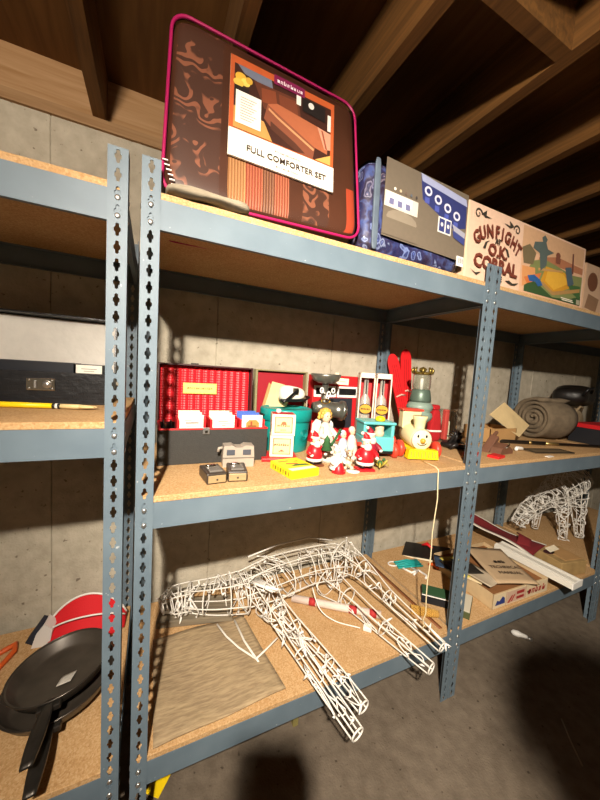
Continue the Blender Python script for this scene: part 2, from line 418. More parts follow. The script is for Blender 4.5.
# bare bulb on a ceiling socket: the light of the room
lamp = thing('ceiling_bulb', 'bare glowing bulb hanging from a cord under the joists', 'lamp', (BULB[0], BULB[1], ZS))
dz = BULB[2]-ZS
MB().lathe([(.001, 0), (.05, 0), (.05, -.012), (.02, -.02), (.001, -.02)], 16).build('canopy', WHITE, lamp)
MB().cyl((0, 0, -.02), (0, 0, dz+.1), .004, n=6).build('cord', BLACK, lamp)
MB().lathe([(.001, dz+.11), (.016, dz+.105), (.02, dz+.06), (.018, dz+.045), (.001, dz+.045)], 14).build('socket', WHITE, lamp)
MB().lathe([(.0005, dz-.033), (.014, dz-.03), (.026, dz-.018), (.031, dz), (.027, dz+.018), (.016, dz+.035), (.013, dz+.047)], 16).build('bulb', m_emit('bulb_glow', (1.0, .89, .75, 1), BULB_STRENGTH), lamp)

sd = bpy.data.lights.new('boost_spot', 'SPOT'); sd.energy = SPOT_W; sd.color = (1.0, .89, .75); sd.spot_size = math.radians(90); sd.spot_blend = 1.0; sd.shadow_soft_size = .02  # unseen spot added in front of the bulb, throws extra light on the shelves
so = bpy.data.objects.new('boost_spot', sd); COL.objects.link(so)
_d = (Vector((1.30, .39, .62))-Vector(BULB)).normalized()
so.location = Vector(BULB)+_d*.055; so.rotation_euler = _d.to_track_quat('-Z', 'Y').to_euler()
# ------------------------------------------------------------------ shelving units
P, H, D, W = .040, 1.83, .612, 1.2195
BH = .0677; BT = .016
def post_mesh():
    mb = MB(); t = .0022; n = int(H/.0381)
    z0 = (H-n*.0381)/2
    hx = [(0, .0145), (.0034, .0125), (.0038, .006), (.0068, .0035), (.0068, -.0035), (.0038, -.006), (.0034, -.0125), (0, -.0145)]
    hole = hx+[(-x, z) for x, z in reversed(hx[1:-1])]
    def flange(tr):
        for k in range(n):
            zc = z0+(k+.5)*.0381; a, b = zc-.01905, zc+.01905
            if k == 0: a = 0
            if k == n-1: b = H
            V = []; F = []
            ang = [math.atan2(z/.0145, x/.012) for x, z in hole]
            outer = []
            for x, z in hole:
                # project the hole outline on the cell's rectangle
                dx, dzz = x/.0068, z/.0145; m_ = max(abs(dx), abs(dzz)) or 1
                ox = P/2+dx/m_*P/2; oz = zc+dzz/m_*.01905
                oz = a if abs(oz-(zc-.01905)) < 1e-6 else (b if abs(oz-(zc+.01905)) < 1e-6 else oz)
                outer.append((ox, oz))
            hh = [(P/2+x, zc+z) for x, z in hole]
            N = len(hole)
            cor = [(0, a), (P, a), (P, b), (0, b)]
            for yy in (0, t):
                V += [tr(x, yy, z) for x, z in outer]+[tr(x, yy, z) for x, z in hh]+[tr(x, yy, z) for x, z in cor]
            for L in range(2):
                o = L*(2*N+4)
                for i in range(N):
                    j = (i+1) % N
                    pa, pb = outer[i], outer[j]
                    if abs(pa[0]-pb[0]) > 1e-6 and abs(pa[1]-pb[1]) > 1e-6:   # fill the rectangle corner between them
                        for ci, q in enumerate(cor):
                            if min(abs(q[0]-pa[0]), abs(q[0]-pb[0])) < 1e-6 and min(abs(q[1]-pa[1]), abs(q[1]-pb[1])) < 1e-6:
                                F.append((o+i, o+2*N+ci, o+j))
                    F.append((o+i, o+j, o+N+j, o+N+i))
            o2 = 2*N+4
            for i in range(N): j = (i+1) % N; F.append((N+i, N+j, o2+N+j, o2+N+i))
            mb.add(V, F)
        mb.add([tr(P, 0, 0), tr(P, t, 0), tr(P, t, H), tr(P, 0, H)], [(0, 1, 2, 3)])
        mb.add([tr(0, 0, H), tr(P, 0, H), tr(P, t, H), tr(0, t, H)], [(0, 1, 2, 3)])
    flange(lambda x, y, z: (x, y, z)); flange(lambda x, y, z: (y, x, z))
    me = bpy.data.meshes.new('post'); me.from_pydata(mb.v, [], mb.f); me.materials.append(STEEL); me.update(); return me
POST = post_mesh()
def beam_mesh(L):
    # channel: face plate, folded lip on top (inside) carrying the board, small return at the bottom
    mb = MB(); t = .002
    prof = [(0, 0), (.012, 0), (.012, t), (t, t), (t, BH-t), (.022, BH-t), (.022, BH), (0, BH)]
    mb.prism([(y, z) for y, z in prof], 0, L, axis='x'); return mb.mesh('beam', STEEL)
BEAM_L = beam_mesh(W-.006); BEAM_S = beam_mesh(D-.006)
BRD = MB().chbox((W/2, D/2, BT/2), (W-.012, D-.008, BT), .0015).mesh('shelf_board', BOARD)
RIV = MB().lathe([(.0001, .0045), (.004, .0042), (.0062, .003), (.0066, 0), (.0066, -.001)], 10).mesh('rivet', ZINC)
def rack(x, levels, label):
    t = thing('shelving_unit', label, 'shelf', (x, 0, 0), 0, 'steel shelving units along the basement wall')
    for (a, b, r) in ((0, 0, 0), (W, 0, PI/2), (W, D, PI), (0, D, -PI/2)): inst(POST, 'post', t, (a, b, 0), (0, 0, r))
    for z in levels:
        for k, (loc, rz, me) in enumerate((((.003, .003, z), 0, BEAM_L), ((W-.003, D-.003, z), PI, BEAM_L), ((W-.003, .003, z), PI/2, BEAM_S), ((.003, D-.003, z), -PI/2, BEAM_S))):
            bm_ = inst(me, 'beam', t, loc, (0, 0, rz))
            L = (W if me is BEAM_L else D)-.006
            for xx in (P/2-.003, L-P/2+.003):
                for zz in (.012, .0501): inst(RIV, 'rivet', bm_, (xx, -.001, zz), (PI/2, 0, 0))
        inst(BRD, 'shelf_board', t, (0, 0, z+BH))
    return t
LV = (.2335, .9541, 1.6785)
rack(-.026-W, (.2425, 1.1435, 1.675), 'blue-grey slotted steel shelving unit holding the skillets and the crocodile-skin case')
rack(0, LV, 'blue-grey slotted steel shelving unit holding the comforter bag and the toys')
rack(W+.006, LV, 'blue-grey slotted steel shelving unit holding the western board game box')
rack(2*W+.012, LV, 'blue-grey slotted steel shelving unit at the far end beyond the rolled blanket')
ZT, ZM, ZB = LV[2]+BH+BT, LV[1]+BH+BT, LV[0]+BH+BT
ZLM, ZLB = 1.1435+BH+BT, .2425+BH+BT
#@@OBJECTS
# ================================================================== TOP SHELVES
# ---- comforter set in a clear zipped bag
MAGENTA = mat('magenta_piping', '#a01552', .45); BROWNSATIN = mat('brown_satin', '#48291b', .42, var=.25, scale=7, bump=.4, bscale=9)
MB().rbox((0, 0, .012), (.20, .12, .018), 5, 8, fn=lambda p: (p[0], p[1], p[2]*(1+.25*math.sin(5*p[0]+3*p[1])))).build('folded_cloth', mat('beige_cloth', '#8f8470', .85, var=.2, scale=20, bump=.5, bscale=60))
tag(bpy.data.objects['folded_cloth'], 'pale beige folded cloth squeezed under the comforter bag', 'cloth', loc=(.15, .035, ZT))
cf = thing('comforter_set', 'brown damask comforter set in a clear bag with magenta piping', 'bedding', (.325, .142, ZT+.004), (-.13, 0, 0))
cw, cd, ch = .578, .25, .452
def cf_fn(p): return (p[0]*(1-.03*(p[2]+1)), p[1], p[2]*(1-.045*p[0]))
def cf_m(pc):
    if pc[1] > -.99: return 0
    u, v = (pc[0]+1)/2, (pc[2]+1)/2
    if u < .22: return 1
    if v < .33 and .28 < u < .58: return 2
    if v < .33 and .66 < u < .80: return 1
    if u > .93 and v < .35: return 3
    return 0
MB().rbox((0, 0, ch/2), (cw-.012, cd-.012, ch-.012), 14, 26, fn=cf_fn, mfn=cf_m).build('folded_bedding', [BROWNSATIN, DAMASK, STRIPES, mat('rust_fabric', '#9a3c22', .6)], cf)
MB().rbox((0, 0, ch/2), (cw, cd, ch), 14, 20, fn=cf_fn).build('vinyl_cover', VINYL, cf, 'clear vinyl cover')
def rrect(w_, h_, r, y, n=6, fn=None):
    pts = []
    for cx, cz, a0 in ((w_/2-r, h_/2-r, 0), (-w_/2+r, h_/2-r, PI/2), (-w_/2+r, -h_/2+r, PI), (w_/2-r, -h_/2+r, 1.5*PI)):
        for i in range(n+1):
            a = a0+PI/2*i/n; q = (cx+r*math.cos(a), y, cz+r*math.sin(a)); pts.append(q)
    return pts
def cf_pts(y, k=1.0):
    o = []
    for x, yy, z in rrect(cw*k, ch*k, .045, y):
        q = cf_fn((x/cw*2, 0, z/ch*2)); o.append((q[0]*cw/2, yy, ch/2+q[2]*ch/2))
    return o
MB().tube(cf_pts(-cd/2+.012, .985), .0042, 8, closed=True).build('piping', MAGENTA, cf, 'magenta piping')
MB().tube(cf_pts(cd/2-.012, .985), .0042, 8, closed=True).build('piping', MAGENTA, cf, 'magenta piping')
mb = MB()
for k in range(6): mb.box((-cw/2+.012+.004*k, -cd/2+.004, .07-.011*k), (.012, .002, .003))
mb.build('price_tag_ties', WHITE, cf)
bedpoly = [('#b8562a', rect(0, .27, 1, 1)), ('#3a1c12', rect(.035, .29, .965, .93)),
    ('#6a6f80', [(.06, .93), (.36, .93), (.38, .82), (.12, .86)]), ('#5a2f1e', [(.2, .84), (.62, .86), (.66, .62), (.3, .60)]),
    ('#7a3d24', [(.27, .80), (.40, .83), (.42, .68), (.28, .66)]), ('#6e3823', [(.43, .82), (.60, .83), (.63, .66), (.45, .66)]),
    ('#a35c3c', [(.33, .66), (.42, .71), (.84, .66), (.93, .52), (.93, .40), (.80, .42), (.44, .60)]),
    ('#7d4630', [(.33, .66), (.44, .60), (.80, .42), (.78, .29), (.62, .29), (.36, .44), (.30, .50)]),
    ('#c08a60', [(.34, .63), (.43, .575), (.79, .40), (.785, .375), (.43, .55), (.34, .605)]),
    ('#4c2a1c', [(.36, .50), (.60, .38), (.70, .31), (.62, .29), (.36, .42)]),
    ('#c98a70', [(.82, .66), (.965, .64), (.965, .46), (.90, .44)]), ('#8c4a34', [(.86, .64), (.88, .64), (.93, .45), (.91, .45)]),
    ('#b88848', [(.035, .29), (.38, .29), (.30, .46), (.035, .50)]), ('#c89a50', [(.80, .29), (.965, .29), (.965, .40)]),
    ('#d8a838', circ(.09, .80, .05, .05)), ('#e8c860', circ(.13, .77, .04, .04)), ('#d8b048', circ(.07, .74, .045, .04)), ('#caa03a', circ(.16, .80, .03, .035)),
    ('#1f1512', rect(.04, .60, .16, .71)), ('#e8e0d4', rect(.60, .80, .645, .90)),
    ('#1b1412', [(.66, .90), (.90, .90), (.90, .74), (.66, .76)]), ('#d8d0c8', circ(.75, .85, .03, .035)), ('#e6dcd0', rect(.925, .66, .96, .84)),
    ('#7a1848', rect(.38, .90, .68, 1.0)), ('#f0e8d8', rect(0, 0, 1, .27)), ('#8a7a68', rect(.03, .168, .97, .171)),
    ('#f2ecdc', rect(.05, .34, .27, .66))]
for k in range(9): bedpoly.append(('#8a8074', rect(.09, .60-.027*k, .23-.02*(k % 3), .607-.027*k)))
crd = printed(cf, 'insert_card', .312, .272, bedpoly, loc=(-.132, -cd/2-.0005, .132), rot=(0, .02, 0))
lettering(crd, 'FULL COMFORTER SET', .0235, (.166, -.006, .031), ink('#33261e'), bold=.0003)
blurred_print(crd, 16, .008, (.165, -.006, .053), ink('#6a5a4c'))
blurred_print(crd, 14, .008, (.165, -.006, .012), ink('#6a5a4c'))
blurred_print(crd, 8, .016, (.167, -.006, .254), ink('#f0e0e8'))

# ---- blue paisley quilt in its bag
ql = thing('quilt_set', 'blue paisley quilt set in a zipped clear bag with taupe card', 'bedding', (.850, .150, ZT+.001), (-.04, 0, 0))
qw, qd, qh = .474, .25, .305
def ql_fn(p): return (p[0]*(1-.015*(p[2]+1)), p[1]*(1+.03*math.sin(5*p[0])), p[2]*(1+.025*math.sin(4*p[0]+1)*(p[2] > 0)))
MB().rbox((0, 0, qh/2), (qw-.01, qd-.01, qh-.01), 9, 16, fn=ql_fn).build('folded_quilt', PAISLEY, ql)
MB().rbox((0, 0, qh/2), (qw, qd, qh), 9, 14, fn=ql_fn).build('vinyl_cover', VINYL, ql, 'clear vinyl cover')
MB().rbox((-qw/2+.052, -qd/2+.001, qh/2), (.022, .008, qh*.93), 6, 6).build('zipper', mat('zip_tape', '#5d6a78', .6, var=.2), ql)
qp = [('#6b6052', rect(0, .0, 1, 1)), ('#2f3568', [(.38, .98), (.98, .86), (.99, .50), (.83, .42), (.42, .66)]), ('#9aa0c0', [(.38, 1.0), (.97, .92), (.99, .82), (.40, .90)])]
for k in range(4):
    cx, cy = .48+.125*k, .80-.06*k
    qp += [('#c8c8d8', circ(cx, cy, .046, .066)), ('#2f3568', circ(cx, cy, .026, .036)), ('#4a55a0', rect(cx-.035, cy-.17, cx+.02, cy-.09))]
qp += [('#c9c2b6', rect(.0, .38, .37, .58)), ('#e8e6e0', rect(.02, .46, .30, .57)), ('#6a6a90', rect(.05, .42, .28, .50)), ('#e6e2d8', rect(.10, .40, .14, .53)), ('#e6e2d8', rect(.19, .40, .23, .53)),
    ('#857a6a', circ(.2, .26, .17, .12)), ('#6b6052', rect(.0, .02, .4, .24)),
    ('#e0dcd4', rect(.62, .30, .79, .52)), ('#333a70', rect(.635, .32, .705, .50)), ('#3c4478', rect(.72, .32, .78, .50)), ('#d0ccc8', circ(.67, .42, .016, .03)), ('#d0ccc8', circ(.75, .42, .016, .03)),
    ('#9a9aa8', [(.80, .48), (.98, .42), (.98, .30), (.84, .36)]), ('#3a427a', [(.81, .40), (.98, .34), (.98, .24), (.83, .30)]),
    ('#e8e2d4', circ(.10, .63, .012, .02)), ('#c8b090', circ(.16, .63, .012, .02)), ('#6a584c', circ(.22, .63, .012, .02)), ('#57606c', circ(.28, .63, .012, .02)), ('#403a3a', circ(.34, .63, .012, .02))]
qc = printed(ql, 'insert_card', .385, .245, qp, loc=(-.162, -qd/2-.004, .060), base='#6b6052', rot=(0, .03, 0))
bar = [('#f0eee8', rect(0, 0, 1, 1))]
for k in range(9): bar.append(('#2a2a2a', rect(.12+.088*k, .3, .12+.088*k+.02+.02*((k*7) % 3), .85)))
printed(ql, 'barcode_sticker', .035, .035, bar, loc=(.185, -qd/2-.006, .03))

# ---- western board game box
gm = thing('board_game_box', 'long cream board game box with western gunfight artwork', 'game box', (1.09, .028, ZT+.0005), (-.03, 0, .0))
gw, gd, gh = .835, .058, .292
MB().chbox((gw/2, gd/2, gh/2), (gw, gd, gh), .002).build('box_lid', mat('game_cream', '#d9bb9c', .6, var=.1, scale=8), gm)
G1, G2 = '#dcb9a0', '#7c3f30'
gp = [(G1, rect(.0, .0, .40, 1)), ('#d6ab8a', rect(.40, .02, .985, .98)), ('#c9a07c', [(.40, .62), (.985, .70), (.985, .98), (.40, .98)]),
    ('#a86f50', [(.55, .60), (.72, .70), (.985, .66), (.985, .56), (.55, .54)]),
    ('#7c8250', [(.50, .52), (.60, .60), (.72, .56), (.88, .50), (.985, .52), (.985, .04), (.44, .04), (.44, .3)]),
    ('#c88f2c', [(.62, .50), (.80, .50), (.92, .34), (.72, .13), (.58, .26)]), ('#d8a63c', [(.64, .47), (.79, .47), (.86, .36), (.71, .18), (.62, .28)]),
    ('#37512f', [(.44, .04), (.985, .04), (.985, .20), (.86, .10), (.70, .06), (.56, .20), (.44, .24)]), ('#3f6238', [(.84, .34), (.97, .36), (.98, .14), (.88, .22)]),
    ('#a8824e', [(.58, .22), (.70, .09), (.97, .26), (.97, .32), (.70, .15), (.60, .26)]), ('#b88f58', [(.55, .44), (.78, .52), (.78, .49), (.55, .40)]),
    ('#54605c', [(.50, .80), (.60, .86), (.62, .76), (.68, .74), (.62, .66), (.62, .52), (.57, .40), (.55, .66), (.49, .70)]), ('#54605c', [(.56, .90), (.585, .95), (.61, .90), (.60, .84), (.57, .84)]),
    ('#6f6248', [(.40, .66), (.46, .74), (.52, .64), (.50, .46), (.42, .44)]), ('#d2925c', [(.41, .40), (.52, .42), (.53, .26), (.42, .10)]), ('#c9703c', [(.43, .24), (.58, .38), (.56, .26), (.46, .16)]),
    ('#2f5a90', [(.46, .28), (.52, .32), (.57, .27), (.60, .20), (.56, .16), (.53, .22), (.48, .20)]),
    ('#4c5c66', [(.80, .58), (.86, .62), (.88, .46), (.90, .36), (.84, .30), (.82, .42)]), ('#6a4038', [(.86, .84), (.875, .84), (.885, .52), (.87, .52)]),
    ('#7a4a3a', circ(.72, .72, .022, .05)), ('#7a4a3a', rect(.70, .60, .745, .69)), ('#e8ddc8', rect(.78, .085, .90, .10)), ('#e8ddc8', rect(.79, .06, .91, .075)), ('#a8a088', rect(.94, .05, .975, .13))]
def curl(cx, cy, s, flip=1):
    o = []
    for i in range(18):
        a = i/17*2.4*PI; r = s*(1-.75*i/17); o.append((cx+flip*r*math.cos(a)*.36, cy+r*math.sin(a)))
    for i in range(17, -1, -1):
        a = i/17*2.4*PI; r = s*(.72-.62*i/17); o.append((cx+flip*r*math.cos(a)*.36, cy+r*math.sin(a)))
    return o
K = '#37332c'
gp += [(K, curl(.055, .87, .085)), (K, curl(.345, .85, .085, -1)), (K, [(.08, .89), (.11, .95), (.11, .88), (.15, .87), (.10, .85)]), (K, [(.32, .88), (.28, .94), (.29, .87), (.24, .88), (.29, .84)]),
    (K, [(.10, .45), (.115, .54), (.15, .58), (.13, .54), (.12, .45)]), (K, [(.30, .44), (.285, .53), (.25, .57), (.27, .52), (.285, .44)]),
    (K, [(.28, .10), (.31, .12), (.34, .09), (.39, .12), (.36, .07), (.33, .06), (.30, .08)]), (K, [(.02, .14), (.06, .10), (.10, .13), (.07, .07)])]
art = printed(gm, 'box_art', gw-.008, gh-.008, gp, loc=(.004, -.0018, .004), base=G1)
gW, gH = gw-.008, gh-.008
R1 = ink('#6d3528'); RL = ink('#b07a60')
for i, chx in enumerate('GUNFIGHT'):
    ph = math.radians((-64, -43, -23, -5, 8, 22, 41, 61)[i])
    lettering(art, chx, .066, (.205*gW+.142*math.sin(ph), -.008, gH*(.44+.26*math.cos(ph))), R1, rot=(PI/2, ph*.5, 0), bold=.0022, sx=.80)
lettering(art, 'AT', .026, (.20*gW, -.008, .585*gH), ink(K), bold=.0012)
lettering(art, 'O.K.', .062, (.205*gW, -.008, .45*gH), R1, bold=.0024)
lettering(art, 'CORRAL', .070, (.20*gW, -.008, .255*gH), R1, bold=.0026, sx=.98)
lettering(art, 'GAME', .03, (.20*gW, -.008, .09*gH), ink(K), bold=.001)
gb = thing('puzzle_box', 'tan picture box with brown ovals beyond the western game box', 'game box', (1.975, .05, ZT+.0005))
MB().chbox((.23, .03, .122), (.46, .06, .244), .002).build('box_lid', mat('puzzle_tan', '#b89474', .6, var=.1, scale=8), gb)
printed(gb, 'box_art', .45, .236, [('#c0a084', rect(.01, .02, .99, .98)), ('#6d4632', circ(.16, .66, .11, .2)), ('#8a6a50', [(.05, .1), (.30, .05), (.34, .34), (.1, .4)]), ('#5c4636', circ(.6, .5, .2, .3)), ('#a8805c', [(.75, .2), (.95, .3), (.9, .8), (.8, .7)])], loc=(.005, -.0018, .004), base='#c0a084')

# ================================================================== LEFT SHELVING UNIT
# ---- crocodile-skin case, lid open
cc = thing('record_case', 'black crocodile-skin case with open lid and chrome latch', 'case', (-.36, .33, ZLM), 0)
x0, x1, dp, hh = -.30, .268, .20, .098
mb = MB(); mb.chbox(((x0+x1)/2, .004, hh/2), (x1-x0, .008, hh), .002); mb.chbox(((x0+x1)/2, dp-.004, hh/2), (x1-x0, .008, hh), .002)
mb.chbox((x0+.004, dp/2, hh/2), (.008, dp-.016, hh), .002); mb.chbox((x1-.004, dp/2, hh/2), (.008, dp-.016, hh), .002); mb.bbox(x0+.006, x1-.006, .006, dp-.006, 0, .008)
mb.build('case_body', CROC, cc)
mb = MB().at((0, dp, hh), (-.10, 0, 0)); mb.chbox(((x0+x1)/2, .045, .097), (x1-x0, .006, .195), .002)
for a, b_ in (((x0+.003, .022, .097), (.006, .05, .195)), ((x1-.003, .022, .097), (.006, .05, .195)), (((x0+x1)/2, .022, .192), (x1-x0-.012, .05, .006))): mb.chbox(a, b_, .0015)
ldo = mb.build('case_lid', CROC, cc)
MB().at((0, dp, hh), (-.10, 0, 0)).grid(lambda u, v: (x0+.008+u*(x1-x0-.016), .040-.002*math.sin(9*u+5*v), .004+v*.182), 14, 6).build('lid_lining', mat('white_lining', '#dcd6cc', .6, var=.07, scale=25, bump=.5, bscale=30), ldo, 'off-white lining')
lt = MB().chbox((.095, -.002, .060), (.068, .004, .036), .0015).build('latch', CHROME, cc, 'chrome latch plate')
mb = MB()
for sx in (-.027, .027):
    for sz in (-.012, .012): mb.ell((.095+sx, -.004, .060+sz), (.003, .002, .003), 8, 5)
mb.cyl((.110, -.003, .060), (.110, -.009, .060), .012, .010, 14); mb.chbox((.082, -.005, .060), (.006, .004, .022), .001)
mb.build('lock_button', ZINC, lt)
ZI = ZLM+.009
def sleeve(name, x, y, w_, d, h, m, label, lab=None, labm=None, grp='boxes filed in the crocodile-skin case', z=ZI):
    t = thing(name, label, 'box', (x, y, z), 0, grp)
    MB().chbox((0, 0, h/2), (w_, d, h), .002).build('box_shell', m, t)
    if lab: 
        o = printed(t, 'paper_label', lab[0], lab[1], [('#e6e0d2', rect(0, 0, 1, 1)), ('#80786c', rect(.2, .62, .8, .68)), ('#80786c', rect(.3, .42, .7, .47)), ('#80786c', rect(.15, .22, .85, .26))], loc=(-lab[0]/2+lab[2], -d/2-.0018, h-lab[1]-.002), base='#e6e0d2')
    return t
sleeve('tape_box', -.505, .43, .20, .12, .112, WHITE, 'white tape box with red edge filed in the crocodile-skin case')
MB().chbox((.092, -.0615, .100), (.02, .004, .028), .001).build('red_edge', RED, bpy.data.objects['tape_box'], 'red edge')
sleeve('tape_box', -.285, .43, .185, .12, .118, mat('charcoal_box', '#22242a', .35), 'plain charcoal tape box filed in the crocodile-skin case')
sleeve('tape_box', -.152, .43, .075, .12, .116, mat('charcoal_box', '#22242a', .35), 'charcoal tape box with white paper label in the crocodile-skin case', (.07, .035, 0))

# ---- yellow brush
br = thing('paint_brush', 'yellow-handled brush with pale wooden tip lying before crocodile case', 'brush', (-.30, .245, ZLM+.0085), (0, 0, -.21))
MB().tube([(-.2, 0, 0), (-.19, 0, 0), (0, 0, 0), (.088, 0, 0)], [.004, .0078, .0078, .007], 10).build('handle', YELLOW, br)
MB().tube([(.088, 0, 0), (.095, 0, 0)], .0074, 10).build('ferrule_band', BLACK, br); MB().tube([(.095, 0, 0), (.101, 0, 0)], .0074, 10).build('ferrule_band', WHITE, br); MB().tube([(.101, 0, 0), (.107, 0, 0)], .0074, 10).build('ferrule_band', BLACK, br)
mb = MB(); mb.tube([(.107, 0, 0), (.15, 0, 0), (.165, .004, 0), (.195, .005, 0)], [.007, .0066, .005, .002], 8); mb.tube([(.15, 0, 0), (.165, -.005, 0), (.192, -.006, 0)], [.005, .004, .002], 8)
mb.build('forked_tip', mat('pale_wood', '#d8c08a', .6, var=.1), br)

# ---- skillets
PANM = mat('pan_coating', '#4a433b', .4, .25, .3, 18); PANR = mat('pan_rim', '#55504a', .3, .8)
def skillet(label, loc, rot, R, hang):
    t = thing('skillet', label, 'pan', loc, rot, 'stacked skillets')
    MB().lathe([(.0005, .004), (R*.78, .004), (R*.86, .010), (R*.97, .036), (R, .040), (R+.004, .039), (R+.002, .035), (R*.91, .008), (R*.80, 0), (.0005, 0)], 40).build('pan_body', PANM, t)
    MB().tube([((R+.003)*math.cos(2*PI*i/48), (R+.003)*math.sin(2*PI*i/48), .0395) for i in range(48)], .0022, 6, closed=True).build('rim', PANR, t, 'worn metal rim')
    mb = MB()
    mb.grid(lambda u, v: (R-.01+u*.19, (v-.5)*(.018+.016*math.sin(u*PI*.9)), .030+.03*u-.01*u*u), 12, 3, thick=(0, 0, .006))
    mb.build('handle', DARKMETAL, t)
    mb = MB(); mb.chbox((R+.006, 0, .028), (.024, .055, .016), .003); mb.build('handle_bracket', DARKMETAL, t)
    mb = MB(); mb.ell((R-.008, .015, .028), (.004, .005, .005), 8, 5); mb.ell((R-.008, -.015, .028), (.004, .005, .005), 8, 5); mb.build('handle_rivets', ZINC, t)
    return t
skillet('larger dark skillet underneath the upper skillet', (-.203, .262, ZLB+.022), (.10, -.04, -1.52), .143, 0)
sk = skillet('dark skillet with a paper sticker lying on the larger skillet', (-.200, .272, ZLB+.062), (.14, -.06, -1.56), .130, 0)
MB().grid(lambda u, v: (.012+.034*u, .004+.036*v-.012*u, .0065+.001*math.sin(3*u)), 4, 4, thick=(0, 0, .0004)).build('sticker', mat('worn_sticker', '#b9b4aa', .7, var=.2, scale=70), sk, 'worn white sticker')

# ---- red and white cap
cp = thing('cap', 'red cap with white piping and navy side behind the skillets', 'cap', (-.175, .50, ZLB), (0, 0, -.1))
MB().grid(lambda u, v: ((u-.5)*.26, .05*math.sin(v*PI/2)-.06*math.sin(u*PI)*(1-v)**2-.01, .012+.125*math.sin(u*PI*.94+.1)**.6*math.sin(v*PI/2)), 18, 10, thick=(0, .006, -.003)).build('crown', mat('red_fabric', '#c5161f', .8, bump=.3, bscale=200), cp)
MB().tube([((u-.5)*.26, .035, .014+.127*math.sin(u*PI*.94+.1)**.6) for u in [i/18 for i in range(19)]], .004, 6).build('white_piping', WHITE, cp, 'white piping')
MB().tube([((u-.5)*.26, .0-.03*math.sin(u*PI), .012+.085*math.sin(u*PI*.8+.2)**.7) for u in [i/18 for i in range(19)]], .003, 6).build('white_piping', WHITE, cp, 'white piping')
MB().prism([(-.165, .0), (-.11, .0), (-.10, .06), (-.125, .085), (-.15, .05)], -.02, .03).build('side_panel', mat('white_fabric', '#cfcac4', .8), cp, 'white side panel')
MB().prism([(-.185, .02), (-.155, .0), (-.14, .0), (-.128, .085), (-.14, .09)], -.012, .024).build('visor', mat('navy_fabric', '#22242e', .8), cp, 'dark visor')
tag(MB().tube([(0, 0, 0), (.02, .02, 0), (.05, .03, .006), (.055, -.0, .004), (.035, -.045, 0), (.03, -.07, 0)], [.006, .009, .01, .009, .008, .004], 8).build('plastic_hook', mat('orange_plastic', '#c8561e', .5)), 'bent orange plastic hook lying left of the skillets', 'hook', loc=(-.44, .49, ZLB+.008))
t = thing('saucepan', 'black saucepan at the edge of the left bottom shelf', 'pan', (-.47, .30, ZLB), (0, 0, 2.6))
MB().lathe([(.0005, .004), (.075, .004), (.082, .012), (.085, .07), (.088, .072), (.088, .066), (.086, .01), (.078, 0), (.0005, 0)], 28).build('pan_body', PANM, t)
MB().tube([(.083, 0, .06), (.13, 0, .066), (.22, 0, .07)], [.008, .009, .011], 8).build('handle', BLACK, t)
# ================================================================== MIDDLE SHELF: cases, boxes, tins
# ---- reel case with fluted red lining
rc = thing('reel_case', 'black case with open fluted red lid and yellow label', 'case', (.052, .262, ZM))
cwid, cdep, chei = .372, .175, .118
CASE = mat('charcoal_leatherette', '#33322f', .6, var=.15, scale=80, bump=.3, bscale=200)
mb = MB(); mb.chbox((cwid/2, .004, chei/2), (cwid, .008, chei), .0015); mb.chbox((cwid/2, cdep-.004, chei/2), (cwid, .008, chei), .0015)
mb.chbox((.004, cdep/2, chei/2), (.008, cdep-.016, chei), .0015); mb.chbox((cwid-.004, cdep/2, chei/2), (.008, cdep-.016, chei), .0015); mb.bbox(.006, cwid-.006, .006, cdep-.006, 0, .008)
mb.build('case_body', CASE, rc)
mb = MB(); mb.chbox((cwid/2, .0035, chei+.002), (cwid, .009, .005), .001); mb.chbox((.0035, cdep/2, chei+.002), (.009, cdep, .005), .001); mb.chbox((cwid-.0035, cdep/2, chei+.002), (.009, cdep, .005), .001)
mb.build('red_edging', RED, rc, 'red edging')
TL = ((0, cdep, chei-.012), (-.04, 0, 0)); lh = .232
mb = MB().at(*TL); mb.chbox((cwid/2-.008, .036, lh/2), (cwid-.016, .005, lh), .001)
for c_, d_ in (((.0, .016, lh/2), (.006, .044, lh)), ((cwid-.016, .016, lh/2), (.006, .044, lh)), ((cwid/2-.008, .016, lh-.003), (cwid-.01, .044, .006))): mb.chbox(c_, d_, .001)
lid = mb.build('case_lid', mat('dark_red_trim', '#3a1414', .5), rc)
REDFLUTE = mat('fluted_red', '#d4222c', .35, bump=.0)
MB().at(*TL).grid(lambda u, v: (.004+u*(cwid-.026), .030-.004*abs(math.sin(u*PI*13))-.0012*math.sin(v*2*PI*22), .006+v*(lh-.014)), 130, 90).build('fluted_lining', REDFLUTE, lid, 'fluted red lining')
yl = printed(lid, 'yellow_label', .128, .042, [('#d8c060', rect(0, 0, 1, 1)), ('#e6d478', rect(.03, .1, .97, .9))], loc=(.088, cdep+.022, chei+.106), rot=(-.04, 0, 0), base='#d8c060')
blurred_print(yl, 12, .013, (.064, -.002, .022), ink('#8a7a3a'), shear=.2)
lat = MB().chbox((.150, -.003, chei-.004), (.022, .005, .022), .001).build('latch', ZINC, rc, 'silver latch'); MB().chbox((.150, -.006, chei-.006), (.010, .003, .010), .001).build('latch_tongue', CHROME, lat)
MB().at(*TL).chbox((.13, .03, lh+.003), (.03, .006, .008), .001).build('lid_catch', DARKMETAL, lid)
